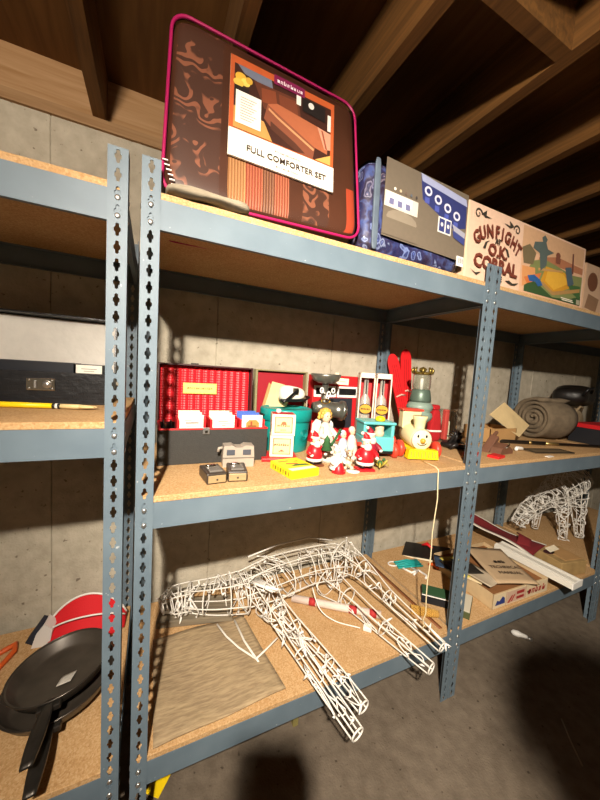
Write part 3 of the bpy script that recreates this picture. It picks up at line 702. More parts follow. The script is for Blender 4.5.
def reel_box(x, label, top, face, n=5):
    t = thing('reel_box', label, 'box', (x, .345, ZM+.0085), 0, 'boxes filed in the reel case')
    mb = MB(); w_ = .096; h = .138
    mb.chbox((-w_/2+.004, 0, h/2), (.008, .10, h), .001); mb.chbox((w_/2-.004, 0, h/2), (.008, .10, h), .001); mb.bbox(-w_/2, w_/2, -.05, .05, 0, .004); mb.bbox(-w_/2+.008, w_/2-.008, .046, .05, 0, h)
    mb.build('open_tray', RED, t)
    printed(t, 'front_packet', w_-.018, .148, [('#efe8dc', rect(0, 0, 1, 1))]+face, loc=(-w_/2+.009, -.047, .006), base='#efe8dc')
    em = MB().chbox((0, 0, .074), (w_-.02, .0022, .148), .0006)
    me = em.mesh('packet', ink(top)); 
    for k in range(n): inst(me, 'packet', t, (0, -.032+.016*k, .005+.003*((k*5) % 3)), (-.06, 0, 0))
    return t
reel_box(.158, 'red reel box of cream packets with a plain white front label', '#e6ddc6', [('#5a5248', rect(.25, .80, .8, .83)), ('#a09684', rect(.3, .73, .7, .75)), ('#4a443c', rect(.2, .86, .5, .875))])
reel_box(.268, 'red reel box of cream packets in the middle of the reel case', '#eadfc0', [('#5a5248', rect(.25, .84, .7, .86)), ('#a09684', rect(.3, .78, .8, .80)), ('#a04030', rect(.4, .73, .6, .75))])
reel_box(.374, 'reel box of blue packets with a brown picture in front', '#3f62b4', [('#b8823e', [(.2, .66), (.85, .66), (.85, .80), (.7, .88), (.35, .88), (.2, .80)]), ('#7c5226', rect(.3, .70, .7, .74)), ('#8a3a28', rect(.42, .72, .50, .84))])
t = thing('film_reel', 'dark film reel at the end of the open reel case', 'reel', (.082, .345, ZM+.009), (0, PI/2, 0))
MB().lathe([(.008, -.014), (.06, -.014), (.06, -.010), (.05, -.010), (.05, .010), (.06, .010), (.06, .014), (.008, .014)], 24, c=(-.07, 0, 0), close=False).build('reel_body', BLACK, t)
MB().lathe([(.0005, -.016), (.012, -.016), (.012, .016), (.0005, .016)], 12, c=(-.07, 0, 0)).build('hub', CHROME, t)

# ---- stereo viewer
TAUPE = mat('taupe_bakelite', '#a2978a', .4, var=.06)
sv = thing('stereo_viewer', 'taupe stereo slide viewer standing against the reel case', 'viewer', (.304, .215, ZM), (0, 0, -.10))
MB().prism([(-.052, 0), (.052, 0), (.053, .036), (.050, .072), (.022, .074), (.010, .067), (-.010, .067), (-.022, .074), (-.050, .072), (-.053, .036)], -.02, .03).build('viewer_body', TAUPE, sv)
MB().prism([(-.0535, .030), (.0535, .030), (.0535, .0335), (-.0535, .0335)], -.0212, .031).build('seam_band', mat('dark_taupe', '#6d655b', .5), sv)
mb = MB(); mb.chbox((-.027, -.021, .052), (.028, .004, .019), .001); mb.chbox((.027, -.021, .052), (.028, .004, .019), .001)
for k, xx in enumerate((-.027, .027)): MB().chbox((xx, -.021, .051), (.027, .004, .018), .001).build('eyepiece', mat('viewer_window', '#4d5058', .2), sv, 'dark square eyepiece')
MB().tube([(-.052, .005, .062), (-.064, .005, .060), (-.066, .005, .048)], .005, 8).build('lever', TAUPE, sv)

# ---- two light meters
def meter(loc, rz, label):
    t = thing('slide_viewer', label, 'viewer', loc, (0, 0, rz), 'pair of pocket viewers')
    MB().chbox((0, 0, .016), (.058, .094, .032), .004).build('viewer_body', mat('brown_bakelite', '#3a322b', .35, var=.2), t)
    MB().chbox((0, -.0475, .015), (.050, .004, .021), .001).build('front_plate', mat('tan_plate', '#a8926c', .4, .3), t, 'pale metal front plate')
    MB().ell((0, -.0505, .014), (.003, .002, .003), 8, 5).build('screw', DARKMETAL, t)
    MB().chbox((0, -.012, .034), (.038, .05, .006), .002).build('top_window', mat('smoked_glass', '#6d6862', .12), t, 'glossy top window')
    MB().rbox((-.004, .006, .038), (.03, .014, .012), 4, 4).build('thumb_slide', CHROME, t)
    return t
meter((.200, .098, ZM), .10, 'small dark pocket viewer with a pale tan front plate'); meter((.272, .100, ZM), -.16, 'small dark pocket viewer lying directly before the stereo viewer')

# ---- second red-lined case (behind the bucket)
rs = thing('red_lined_case', 'open case with plain red lid lining and cream edge behind bucket', 'case', (.455, .545, ZM), (0, 0, 0))
mb = MB(); mb.chbox((.13, .0, .05), (.262, .06, .10), .003); mb.build('case_body', mat('tan_case', '#8f7f50', .6), rs)
mb = MB().at((0, .02, .10), (-.03, 0, 0)); mb.chbox((.131, .012, .118), (.262, .006, .236), .001)
for c_, d_ in (((.004, -.008, .118), (.010, .04, .236)), ((.258, -.006, .118), (.008, .034, .236)), ((.131, -.006, .234), (.262, .034, .006))): mb.chbox(c_, d_, .001)
l2 = mb.build('case_lid', mat('olive_edge', '#8d8560', .55, var=.1), rs)
MB().at((0, .02, .10), (-.03, 0, 0)).chbox((.131, .006, .116), (.242, .004, .224), .001).build('lid_lining', mat('crimson_lining', '#9c1022', .6, var=.08), l2, 'crimson lining')
mb = MB(); mb.prism([(0, 0), (.10, .0), (.155, .115), (.11, .135), (.05, .15)], 0, .003)
t = tag(mb.build('kraft_envelope', KRAFT2), 'pale kraft envelopes leaning in the red-lined case', 'envelope', loc=(.482, .505, ZM+.135), rot=(-.12, -.03, 0))
MB().prism([(-.012, .002), (.05, .004), (.085, .10), (.035, .145)], .004, .007).build('second_envelope', KRAFT, t)
# white housing with black cord
wh = thing('hand_mixer', 'white rounded appliance with black handle behind the teal bucket', 'appliance', (.600, .46, ZM+.2045), (0, 0, .2))
MB().rbox((0, 0, .033), (.125, .07, .066), 3, 8, fn=lambda p: (p[0], p[1]*(1-.2*p[2]), p[2]*(1-.25*p[0]))).build('housing', mat('white_enamel', '#e8e2d4', .3), wh)
MB().chbox((-.005, -.037, .045), (.026, .014, .028), .003).build('dial', mat('dark_dial', '#4a4236', .35, .4), wh, 'dark dial')
MB().tube([(-.085, -.06, .0), (-.06, -.055, .012), (-.02, -.05, .04), (.0, -.048, .05)], .006, 8).build('handle', BLACK, wh, 'black handle')
MB().tube([(-.085, -.04, .006), (-.03, -.05, .007), (.04, -.048, .008), (.075, -.03, .018), (.08, .0, .02)], .006, 8).build('cord', BLACK, wh, 'black cord')

# ---- teal bucket
TEAL = mat('teal_enamel', '#14908a', .35, var=.08, scale=8)
bk = thing('bucket', 'round teal lidded tin with raised rim among the boxes', 'tin', (.563, .425, ZM))
MB().lathe([(.0005, 0), (.094, 0), (.097, .004), (.106, .145), (.106, .148), (.0005, .148)], 40).build('tin_body', TEAL, bk)
MB().lathe([(.109, .128), (.112, .130), (.113, .172), (.110, .178), (.100, .180), (.098, .172), (.0005, .172)], 40, close=False).build('tin_lid', TEAL, bk)
mb = MB()
for k in range(3): mb.tube([(.024*(1-.3*k)*math.cos(a), 0, .024*(1-.3*k)*math.sin(a)) for a in [2*PI*i/20 for i in range(20)]], .0016, 5, closed=True)
o = mb.build('embossed_ring', TEAL, bk); o.location = (.045, -.0958, .075); o.rotation_euler = (.07, 0, .45)
MB().tube([(-.11, -.03, .15), (-.117, -.005, .152), (-.112, .03, .15)], .004, 8).build('ear', BLACK, bk)

# ---- small stacked boxes on red lid
t = tag(MB().chbox((0, 0, .006), (.135, .115, .012), .002).build('red_box_lid', RED), 'flat red box lid under the two small cream boxes', 'box lid', loc=(.478, .272, ZM), rot=(0, 0, -.28))
def small_box(z, label, big, small, dx, dr):
    t = thing('carton', label, 'box', (.487+dx, .278, z), (0, 0, -.30+dr), 'two small cream cartons')
    MB().chbox((0, 0, .040), (.088, .075, .080), .0012).build('carton_body', mat('carton_cream', '#e4d6ba', .6, var=.05), t)
    MB().chbox((0, 0, .0792), (.084, .071, .0022), .0006).build('red_top', REDCARD, t, 'red top panel')
    p = printed(t, 'printed_label', .084, .075, [('#e9dcbc', rect(0, 0, 1, 1)), ('#b5533c', rect(.10, .10, .90, .92)), ('#e3cf94', rect(.14, .14, .86, .88)), ('#8a4a34', rect(.17, .17, .83, .18)), ('#c4603c', [(.38, .26), (.50, .36), (.62, .26)] if not big else [(.36, .52), (.42, .66), (.50, .70), (.60, .66), (.64, .52)])], loc=(-.042, -.0387, .002), base='#e9dcbc')
    blurred_print(p, 7, .0130 if not big else .011, (.042, -.002, .045 if not big else .036), ink('#5c2f26'), bold=.0005, shear=.2 if not big else 0)
    blurred_print(p, 4, .009, (.042, -.002, .020), ink('#8a3a2c'))
    return t
small_box(ZM+.0125, 'lower small cream carton with red-framed label on the red lid', 0, 0, 0, 0)
small_box(ZM+.0125+.0808, 'upper small cream carton with red top stacked on the other', 1, 0, .002, .03)
MB().rbox((0, 0, .008), (.018, .016, .016), 3, 4).build('paper_scrap', WHITE)
tag(bpy.data.objects['paper_scrap'], 'crumpled white paper scrap on top of the stacked cartons', 'paper', loc=(.470, .278, ZM+.1745))

# ---- yellow crayon box
yb = thing('flat_box', 'flat yellow box with a green picture lying at shelf front', 'box', (.468, .103, ZM), (0, 0, .17))
MB().chbox((0, 0, .0125), (.108, .135, .025), .0015).build('box_body', mat('yellow_card', '#ecc81c', .5, var=.05), yb)
printed(yb, 'printed_top', .106, .133, [('#f0d020', rect(0, 0, 1, 1)), ('#3c6a34', [(.25, .38), (.95, .30), (.9, .44), (.55, .50)]), ('#b0642c', [(.22, .55), (.62, .46), (.66, .56), (.30, .64)]), ('#efe2c0', rect(.04, .04, .96, .22)), ('#2c4a2a', [(.6, .7), (.8, .68), (.78, .74)]), ('#c88428', rect(.12, .76, .5, .84))], loc=(-.053, -.0665, .0258), rot=(-PI/2, 0, 0), base='#f0d020')
mb = MB()
for k in range(7): mb.box((-.0545, -.05+.016*k, .013), (.0006, .004+.004*(k % 2), .012))
mb.build('side_lettering', ink('#7a6a18'), yb)

# ---- red case / board with black pockets
rb = thing('red_case', 'red case lid with black pocket and white-framed windows behind figurines', 'case', (.735, .505, ZM), (-.03, 0, .0))
MB().chbox((.14, .028, .165), (.285, .05, .33), .002).build('case_shell', REDCARD, rb)
MB().chbox((.145, .001, .143), (.165, .004, .15), .001).build('black_pocket', mat('slate_pocket', '#23272f', .5), rb, 'black pocket')
mb = MB()
for xx in (.065, .195):
    for c_, d_ in (((xx, 0, .272), (.122, .006, .010)), ((xx, 0, .228), (.122, .006, .012)), ((xx-.057, 0, .25), (.010, .006, .036)), ((xx+.057, 0, .25), (.010, .006, .036))): mb.chbox(c_, d_, .001)
mb.build('window_frame', WHITE, rb, 'white window frames')
MB().chbox((.13, .001, .25), (.235, .004, .034), .001).build('dark_window', BLACK, rb)
printed(rb, 'cream_label', .10, .032, [('#efe6cc', rect(0, 0, 1, 1)), ('#b09a88', rect(.3, .45, .8, .55))], loc=(.098, -.001, .288), rot=(0, .03, 0), base='#efe6cc')
MB().chbox((.128, -.001, .33), (.02, .003, .03), .001).build('label_tab', CREAM, rb)
MB().chbox((.277, .0, .165), (.008, .008, .325), .001).build('edge_trim', CREAM, rb, 'cream edge trim')

# ---- food grinder with dish
GM = mat('grinder_metal', '#9a9a90', .28, .85, .15, 30)
gr = thing('food_grinder', 'grey metal food grinder with shallow dish hopper behind the angel', 'grinder', (.735, .40, ZM))
MB().lathe([(.0005, .290), (.030, .292), (.058, .305), (.066, .322), (.068, .334), (.064, .334), (.055, .312), (.028, .300), (.0005, .298)], 28).build('dish', mat('dull_pewter', '#7d7d74', .35, .7, .2, 30), gr)
MB().lathe([(.045, 0), (.045, .010), (.018, .02), (.016, .12), (.024, .15), (.024, .20), (.016, .21), (.014, .29)], 16).build('stem', GM, gr)
MB().tube([(-.055, 0, .185), (-.02, 0, .185), (.04, -.01, .175), (.075, -.015, .172), (.076, -.015, .172), (.09, -.018, .17)], [.022, .030, .034, .036, .046, .046], 18).build('barrel', GM, gr)
MB().tube([(.09, -.018, .17), (.094, -.018, .17)], [.040, .036], 18).build('end_plate', CHROME, gr)
mb = MB()
for cx, cz, r in ((-.035, .262, .011), (.0, .245, .012), (.022, .262, .010), (-.006, .232, .009)): mb.tube([(cx+r*.7*math.cos(a), -.035, cz+r*math.sin(a)) for a in [2*PI*i/14 for i in range(14)]], .003, 6, closed=True)
mb.tube([(-.035, -.035, .262), (-.02, -.03, .25), (0, -.016, .245)], .003, 6); mb.build('wire_scrolls', WHITE, gr, 'white wire scrolls')
# ================================================================== MIDDLE SHELF: figurines and toys
LACE = mat('white_lace', '#cfc8ba', .8, var=.15, scale=60, bump=.8, bscale=120); BLUELACE = mat('blue_lace', '#b9c6da', .8, var=.35, scale=60, bump=.8, bscale=120)
BLOND = mat('blond_hair', '#d2a648', .6, var=.3, scale=90, bump=.8, bscale=120); GREENF = mat('green_felt', '#2c5a30', .8); REDF = mat('red_glaze', '#bf1a22', .35); WHITEF = mat('white_glaze', '#d6d0c6', .35)
def ruff(mb, r, z, n=24, amp=.12, h=.006, ph=0):
    mb.tube([(r*(1+amp*math.sin(8*a+ph))*math.cos(a), r*(1+amp*math.sin(8*a+ph))*math.sin(a), z+h*math.sin(5*a)) for a in [2*PI*i/n for i in range(n)]], r*.11, 6, closed=True)
ag = thing('angel_doll', 'blond angel doll in white lace holding a green sprig', 'doll', (.642, .215, ZM), (0, 0, .1)); ag.scale = (.86, .86, 1.0)
mb = MB(); mb.lathe([(.058, 0), (.060, .006), (.050, .05), (.036, .095), (.026, .12), (.022, .135), (.012, .148)], 22)
for k in range(4): ruff(mb, .060-.008*k, .008+.03*k, ph=k)
mb.tube([(.02, -.005, .125), (.038, -.03, .10), (.03, -.048, .092)], [.013, .012, .008], 8); mb.tube([(-.02, -.005, .125), (-.038, -.025, .10), (-.02, -.045, .095)], [.013, .012, .008], 8)
mb.build('lace_gown', LACE, ag)
MB().ell((.027, -.05, .092), (.007, .006, .006), 8, 6).build('hand', SKIN, ag); MB().ell((-.018, -.048, .095), (.007, .006, .006), 8, 6).build('hand', SKIN, ag)
mb = MB(); mb.ell((0, -.004, .170), (.021, .021, .024)); mb.cyl((0, 0, .14), (0, 0, .155), .008); mb.ell((0, -.025, .168), (.003, .004, .003), 6, 5)
hd = mb.build('head', SKIN, ag)
mb = MB(); mb.ell((.008, -.0245, .174), (.003, .002, .003), 6, 5); mb.ell((-.008, -.0245, .174), (.003, .002, .003), 6, 5); mb.build('eyes', BLACK, hd)
mb = MB(); mb.ell((0, .006, .182), (.027, .024, .022))
for k in range(14):
    a = PI*1.05*k/13-.05; mb.ell((.027*math.cos(a), .004+.01*math.sin(3*k), .168+.027*math.sin(a)), (.009, .009, .009), 7, 5)
mb.build('curls', BLOND, ag, 'blond curls')
for sx in (-1, 1): MB().prism([(sx*.012, .07), (sx*.045, .08), (sx*.058, .11), (sx*.056, .14), (sx*.036, .158), (sx*.012, .15)], .018, .024).build('wing', WHITEF, ag)
mb = MB(); mb.tube([(.0, -.05, .07), (.02, -.056, .09), (.045, -.05, .125)], .004, 6)
for k in range(9): mb.ell((.0+.045*k/8, -.056, .07+.055*k/8), (.009, .004, .004), 6, 5)
mb.build('green_sprig', GREENF, ag, 'green sprig')
MB().tube([(.024*math.cos(a), .01, .228+.008*math.sin(a)) for a in [2*PI*i/18 for i in range(18)]], .0022, 6, closed=True).build('halo', mat('gold', '#c9a040', .25, .9), ag)

def santa(name, label, loc, h, rz=0, tree=False, base=None, robe=REDF, group=None):
    t = thing(name, label, 'figurine', loc, (0, 0, rz), group)
    s = h/.12
    def A(mb): return mb.at((0, 0, 0), (0, 0, 0), (s, s, s))
    if base: A(MB()).chbox((0, 0, .004), (.058, .05, .008), .002).build('base', base, t)
    z0 = .008 if base else 0
    mb = A(MB()); mb.ell((-.013, -.004, z0+.008), (.012, .018, .008), 10, 6); mb.ell((.013, -.004, z0+.008), (.012, .018, .008), 10, 6); mb.build('boots', BLACK, t)
    mb = A(MB()); mb.lathe([(.026, z0+.014), (.030, .035), (.028, .055), (.022, .072), (.012, .08)], 16); mb.tube([(-.022, 0, .068), (-.036, -.01, .055), (-.03, -.026, .048)], [.009, .009, .007], 8); mb.tube([(.022, 0, .068), (.036, -.01, .055), (.03, -.026, .048)], [.009, .009, .007], 8)
    mb.build('coat', robe, t)
    mb = A(MB()); mb.lathe([(.027, z0+.012), (.032, z0+.015), (.031, z0+.022), (.027, z0+.024)], 16, close=False); mb.lathe([(.006, .077), (.019, .080), (.018, .086), (.006, .087)], 14, close=False)
    mb.ell((0, -.014, .082), (.014, .009, .014)); mb.ell((-.031, -.025, .047), (.007, .007, .006), 8, 6); mb.ell((.031, -.025, .047), (.007, .007, .006), 8, 6); mb.lathe([(.013, .100), (.018, .103), (.017, .109), (.012, .110)], 14, close=False); mb.ell((-.017, 0, .128), (.006, .006, .006), 8, 6)
    mb.build('fur_trim', WHITEF, t, 'white fur trim and beard')
    hd = A(MB()).ell((0, -.004, .094), (.014, .014, .014)).build('face', SKIN, t)
    mb = A(MB()); mb.ell((.005, -.0172, .097), (.0016, .0014, .0018), 6, 5); mb.ell((-.005, -.0172, .097), (.0016, .0014, .0018), 6, 5); mb.build('eyes', BLACK, hd)
    A(MB()).tube([(0, 0, .106), (-.002, 0, .118), (-.010, 0, .127), (-.017, 0, .128)], [.0145, .010, .006, .003], 12).build('hat', robe, t)
    if tree: A(MB()).lathe([(.0005, .062), (.022, .064), (.014, .078), (.018, .080), (.010, .096), (.013, .098), (.0005, .118)], 12, c=(.030, -.03, 0)).build('little_tree', GREENF, t, 'little green tree')
    return t
BROWNB = mat('brown_base', '#6b3a22', .5)
santa('santa_figurine', 'santa figurine carrying a small green tree beside the teal tin', (.568, .150, ZM), .118, .15, True, BROWNB)
santa('santa_figurine', 'white-bearded santa figurine in a plain red coat at shelf front', (.725, .060, ZM), .125, -.2, False, REDF)
santa('santa_figurine', 'dark red santa figurine between lace figurine and turquoise truck', (.800, .135, ZM), .130, .1, False, None, mat('wine_glaze', '#8c1a2c', .4))
sk_ = santa('santa_figurine', 'small figurine in a white coat with a red skirt', (.610, .068, ZM), .088, 0, False, None, WHITEF)
MB().lathe([(.024, 0), (.025, .003), (.010, .035), (.0005, .04)], 14, c=(.004, -.012, 0)).build('red_skirt', REDF, sk_, 'red skirt')
# blue lace figurine, two kneeling children as one group each
bl = thing('lace_figurine', 'pale blue and white lace figurine pair behind the santas', 'figurine', (.738, .20, ZM), (0, 0, .1)); bl.scale = (.82, .82, 1.0)
for k, (dx, m_, hh_) in enumerate(((-.026, BLUELACE, .115), (.028, LACE, .130))):
    mb = MB(); mb.lathe([(.034, 0), (.036, .005), (.028, hh_*.4), (.016, hh_*.7), (.008, hh_*.76)], 18, c=(dx, 0, 0))
    mb.M = Matrix.Translation((dx, 0, 0))
    for q in range(4): ruff(mb, .036-.006*q, .006+hh_*.16*q, ph=q)
    mb.build('lace_robe', m_, bl)
    hd = MB().ell((dx, -.002, hh_*.86), (.014, .014, .016)).build('head', SKIN, bl)
    MB().ell((dx, .004, hh_*.90), (.017, .016, .015)).build('bonnet', m_, hd)
    mb = MB(); mb.ell((dx+.005, -.0155, hh_*.87), (.0015, .0012, .002), 6, 5); mb.ell((dx-.005, -.0155, hh_*.87), (.0015, .0012, .002), 6, 5); mb.build('eyes', BLACK, hd)
el = thing('deer_figurine', 'little spotted animal figurine between the front santas', 'figurine', (.668, .085, ZM), (0, 0, -.3))
DEERM = mat('spotted_glaze', '#e0cfb0', .4, col2='#6a4a34', scale=70)
mb = MB(); mb.ell((0, 0, .024), (.018, .022, .020)); mb.ell((-.012, -.012, .008), (.007, .012, .008), 8, 6); mb.ell((.012, -.012, .008), (.007, .012, .008), 8, 6); mb.cyl((0, -.006, .034), (0, -.010, .052), .009)
mb.ell((0, -.014, .060), (.013, .015, .013)); mb.ell((0, -.028, .056), (.006, .006, .005), 8, 6); mb.ell((-.013, -.008, .072), (.004, .003, .009), 8, 6); mb.ell((.013, -.008, .072), (.004, .003, .009), 8, 6)
mb.build('body', DEERM, el); mb = MB(); mb.ell((.006, -.0265, .063), (.002, .002, .002), 6, 5); mb.ell((-.006, -.0265, .063), (.002, .002, .002), 6, 5); mb.ell((0, -.034, .057), (.0025, .002, .002), 6, 5); mb.build('eyes_and_nose', BLACK, el)
tag(MB().lathe([(.0005, 0), (.024, 0), (.024, .003), (.0005, .003)], 18).build('paper_disc', WHITE), 'small white disc under the spotted animal figurine', 'disc', loc=(.672, .055, ZM))
t = thing('ornament', 'gold and green bow ornament beside the front santa', 'ornament', (.792, .058, ZM), (0, 0, .4))
mb = MB()
for a in range(7): mb.tube([(0, 0, .004), (.02*math.cos(a*.9), .02*math.sin(a*.9), .025), (.032*math.cos(a*.9), .032*math.sin(a*.9), .012+.028*(a % 2))], [.003, .004, .002], 6)
mb.build('sprigs', mat('gold_green', '#a89a3c', .5), t); mb = MB(); mb.ell((0, 0, .022), (.009, .009, .009)); mb.ell((.012, -.008, .034), (.006, .006, .006)); mb.build('berries', GREENF, t)

# ---- boxed bottles
def bottle_box(x, y_, label, rz):
    t = thing('boxed_bottle', label, 'bottle', (x, y_, ZM), (0, 0, rz), 'boxed bottles')
    w_, d, h = .074, .078, .352
    mb = MB(); mb.bbox(-w_/2, w_/2, d/2-.003, d/2, 0, h); mb.bbox(-w_/2, -w_/2+.003, -d/2, d/2, 0, h); mb.bbox(w_/2-.003, w_/2, -d/2, d/2, 0, h); mb.bbox(-w_/2, w_/2, -d/2, d/2, 0, .004); mb.bbox(-w_/2, w_/2, -d/2, d/2, h-.004, h)
    bx = mb.build('window_box', mat('box_cream', '#e2d2c0', .6), t)
    mb = MB(); mb.bbox(-w_/2+.003, w_/2-.003, d/2-.005, d/2-.003, .004, h-.004); mb.bbox(-w_/2+.003, -w_/2+.005, -d/2+.002, d/2-.004, .004, h-.004); mb.bbox(w_/2-.005, w_/2-.003, -d/2+.002, d/2-.004, .004, h-.004)
    mb.build('crimson_backing', REDCARD, bx, 'crimson backing')
    o = []
    mb = MB(); yy = -d/2
    mb.chbox((-w_/2+.003, yy, h/2), (.006, .002, h), .0005); mb.chbox((w_/2-.003, yy, h/2), (.006, .002, h), .0005); mb.chbox((0, yy, h-.012), (w_, .002, .024), .0005); mb.chbox((0, yy, .012), (w_, .002, .024), .0005)
    mb.build('front_frame', mat('box_cream', '#e2d2c0', .6), bx, 'cream window frame')
    mb = MB(); mb.lathe([(.0005, .006), (.026, .006), (.028, .012), (.028, .19), (.024, .225), (.013, .245), (.011, .325), (.013, .327), (.013, .335), (.0005, .336)], 20); bo = mb.build('bottle', mat('bottle_silver', '#c4c0b4', .2, .35), t)
    MB().chbox((0, -.0135, .285), (.006, .004, .075), .001).build('neck_strip', BLACK, bo)
    MB().prism(circ(0, .178, .031, .026, 24), -.034, -.030).build('label_rim', mat('black_label', '#20180f', .5), bo); p = MB().prism(circ(0, .178, .028, .022, 24), -.0355, -.033).build('oval_label', mat('gold_label', '#c9962c', .4), bo, 'gold oval label')
    blurred_print(bo, 6, .012, (0, -.037, .178), ink('#20180f'), bold=.0006)
    return t
bottle_box(.985, .435, 'boxed bottle with gold oval label beside the red case', -.50); bottle_box(1.054, .397, 'boxed bottle with gold oval label beside the red skis', -.50)

# ---- turquoise toy truck with driver
TURQ = mat('turquoise_plastic', '#5fb9b6', .35); TOYRED = mat('toy_red', '#d8402e', .4)
tr = thing('toy_truck', 'turquoise toy truck with yellow-capped driver and red wheels', 'toy', (.892, .215, ZM), (0, 0, -.30))
mb = MB(); mb.chbox((0, .02, .058), (.136, .11, .062), .008); mb.chbox((-.060, .02, .115), (.014, .10, .055), .004); mb.chbox((.060, .02, .115), (.014, .10, .055), .004); mb.chbox((0, .066, .115), (.12, .012, .055), .003); mb.chbox((0, .02, .145), (.142, .118, .012), .005)
mb.build('cab', TURQ, tr)
MB().chbox((0, .02, .025), (.128, .112, .012), .003).build('chassis', BLACK, tr)
wm = MB().at((0, 0, 0), (0, PI/2, 0)).lathe([(.0005, -.010), (.026, -.010), (.031, -.006), (.031, .006), (.026, .010), (.0005, .010)], 20).mesh('wheel', TOYRED)
for sx in (-1, 1):
    for yy in (-.018, .058): inst(wm, 'wheel', tr, (sx*.076, yy, .031))
MB().cyl((-.072, -.018, .031), (.072, -.018, .031), .004).build('axle', ZINC, tr); MB().cyl((-.072, .058, .031), (.072, .058, .031), .004).build('axle', ZINC, tr)
dr = MB().lathe([(.0005, .088), (.020, .088), (.021, .105), (.016, .110), (.019, .118), (.019, .132), (.012, .139)], 16, c=(.012, .0, 0)).build('driver', SKIN, tr, 'peg driver')
MB().lathe([(.0005, .152), (.020, .152), (.021, .160), (.019, .166), (.010, .172), (.0005, .173)], 16, c=(.012, -.0, 0)).build('yellow_cap', YELLOW, dr, 'yellow cap')

# ---- pull-toy engine with a face
te = thing('toy_engine', 'cream toy engine with a smiling face and red wheels', 'toy', (1.088, .185, ZM), (0, 0, -.38))
CREAMP = mat('cream_plastic', '#d8cc9c', .4)
MB().tube([(0, -.052, .082), (0, -.048, .082), (0, .05, .085), (0, .09, .088)], [.044, .047, .047, .045], 22).build('boiler', CREAMP, te)
fc = MB().tube([(0, -.055, .082), (0, -.060, .082)], [.045, .040], 22).build('face_plate', mat('cream_face', '#e6d9b4', .4), te)
mb = MB(); mb.ell((-.018, -.061, .098), (.005, .003, .007), 8, 6); mb.ell((.018, -.061, .098), (.005, .003, .007), 8, 6); mb.tube([(-.02, -.0615, .068), (-.010, -.062, .060), (.010, -.062, .060), (.02, -.0615, .068)], .0018, 6); mb.build('eyes_and_smile', BLACK, fc)
MB().ell((0, -.068, .080), (.011, .012, .011)).build('nose', mat('mustard', '#c79a34', .4), fc, 'yellow nose')
mb = MB(); mb.prism([(-.066, .006), (.066, .006), (.060, .044), (-.060, .044)], -.085, -.05); mb.chbox((0, .02, .034), (.10, .16, .02), .004); bb = mb.build('yellow_cowcatcher', YELLOW, te, 'yellow cowcatcher')
mb = MB()
for k in range(8): mb.box((-.052+.0149*k, -.0855, .025), (.005, .003, .028))
mb.build('cowcatcher_slots', mat('mustard', '#c79a34', .4), bb)
for sx in (-1, 1):
    for yy in (-.025, .075): inst(MB().at((0, 0, 0), (0, PI/2, 0)).lathe([(.0005, -.012), (.030, -.012), (.036, -.007), (.036, .007), (.030, .012), (.0005, .012)], 22).mesh('wheel', TOYRED), 'wheel', te, (sx*.080, yy, .036))
MB().cyl((-.07, -.025, .036), (.07, -.025, .036), .004).build('axle', ZINC, te)
MB().lathe([(.026, .115), (.022, .13), (.026, .16), (.032, .175), (.030, .18), (.018, .178)], 18, c=(0, -.022, 0)).build('smokestack', CREAMP, te)
mb = MB(); mb.chbox((0, .085, .15), (.086, .05, .08), .004); mb.build('cab', CREAMP, te); MB().chbox((0, .085, .196), (.10, .07, .010), .004).build('cab_roof', TOYRED, te)
# ---- clown-hat lantern behind it
ln = thing('lantern', 'glass lantern with grey-green base and gilt crown behind engine', 'lantern', (1.236, .325, ZM), (0, 0, 0)); ln.scale = (.86, .86, 1.0)
GG = mat('grey_green', '#7d9084', .45, var=.1)
MB().lathe([(.062, 0), (.064, .01), (.045, .03), (.04, .10), (.05, .13), (.070, .145), (.074, .16), (.066, .175), (.056, .178), (.070, .19), (.074, .205), (.062, .222), (.05, .228)], 26).build('base', GG, ln)
MB().lathe([(.058, .228), (.060, .235), (.055, .262), (.050, .285), (.046, .288)], 26).build('cup', mat('dark_green_metal', '#56685c', .4, .3), ln)
MB().lathe([(.046, .288), (.050, .30), (.050, .345), (.046, .362)], 22, close=False).build('glass_shade', GLASS, ln)
MB().lathe([(.0005, .288), (.012, .288), (.010, .34), (.0005, .345)], 10).build('candle', WHITEF, ln)
mb = MB(); mb.lathe([(.05, .36), (.054, .366), (.046, .374), (.0005, .376)], 22)
for k in range(8): a = 2*PI*k/8; mb.tube([(.05*math.cos(a), .05*math.sin(a), .366), (.056*math.cos(a), .056*math.sin(a), .382), (.046*math.cos(a), .046*math.sin(a), .396)], [.009, .008, .004], 7)
mb.ell((0, 0, .385), (.022, .022, .012)); mb.build('gilt_crown', mat('dull_gilt', '#8f7a3c', .35, .7, .3, 50), ln, 'gilt crown')

# ---- red plastic skis
def ski(label, loc, rot, L):
    t = thing('ski', label, 'ski', loc, rot, 'red plastic skis')
    o = [(-.030, 0), (.030, 0), (.033, L*.85)]+[(.033*math.cos(a), L*.85+.06*math.sin(a)) for a in [PI*i/10 for i in range(1, 10)]]+[(-.033, L*.85)]
    MB().prism(o, -.004, .004).build('ski_blade', RED, t)
    mb = MB()
    for x in (-.012, 0, .012): mb.box((x, -.005, L*.45), (.003, .003, L*.8))
    mb.build('grooves', mat('deep_red', '#a01518', .45), t)
    mb = MB(); mb.tube([(-.027, -.006, L*.50), (0, -.016, L*.515), (.027, -.006, L*.50)], .005, 6); mb.tube([(-.027, -.006, L*.38), (0, -.02, L*.30), (.025, -.006, L*.24)], .004, 6); mb.build('strap', mat('pink_strap', '#d8a090', .6), t, 'pale strap')
    return t
ski('red plastic ski with rounded tip leaning on the wall', (1.335, .495, ZM), (-.14, -.02, -.2), .53)
ski('red plastic ski tilted across the other ski', (1.305, .440, ZM), (-.14, -.24, -.2), .50)
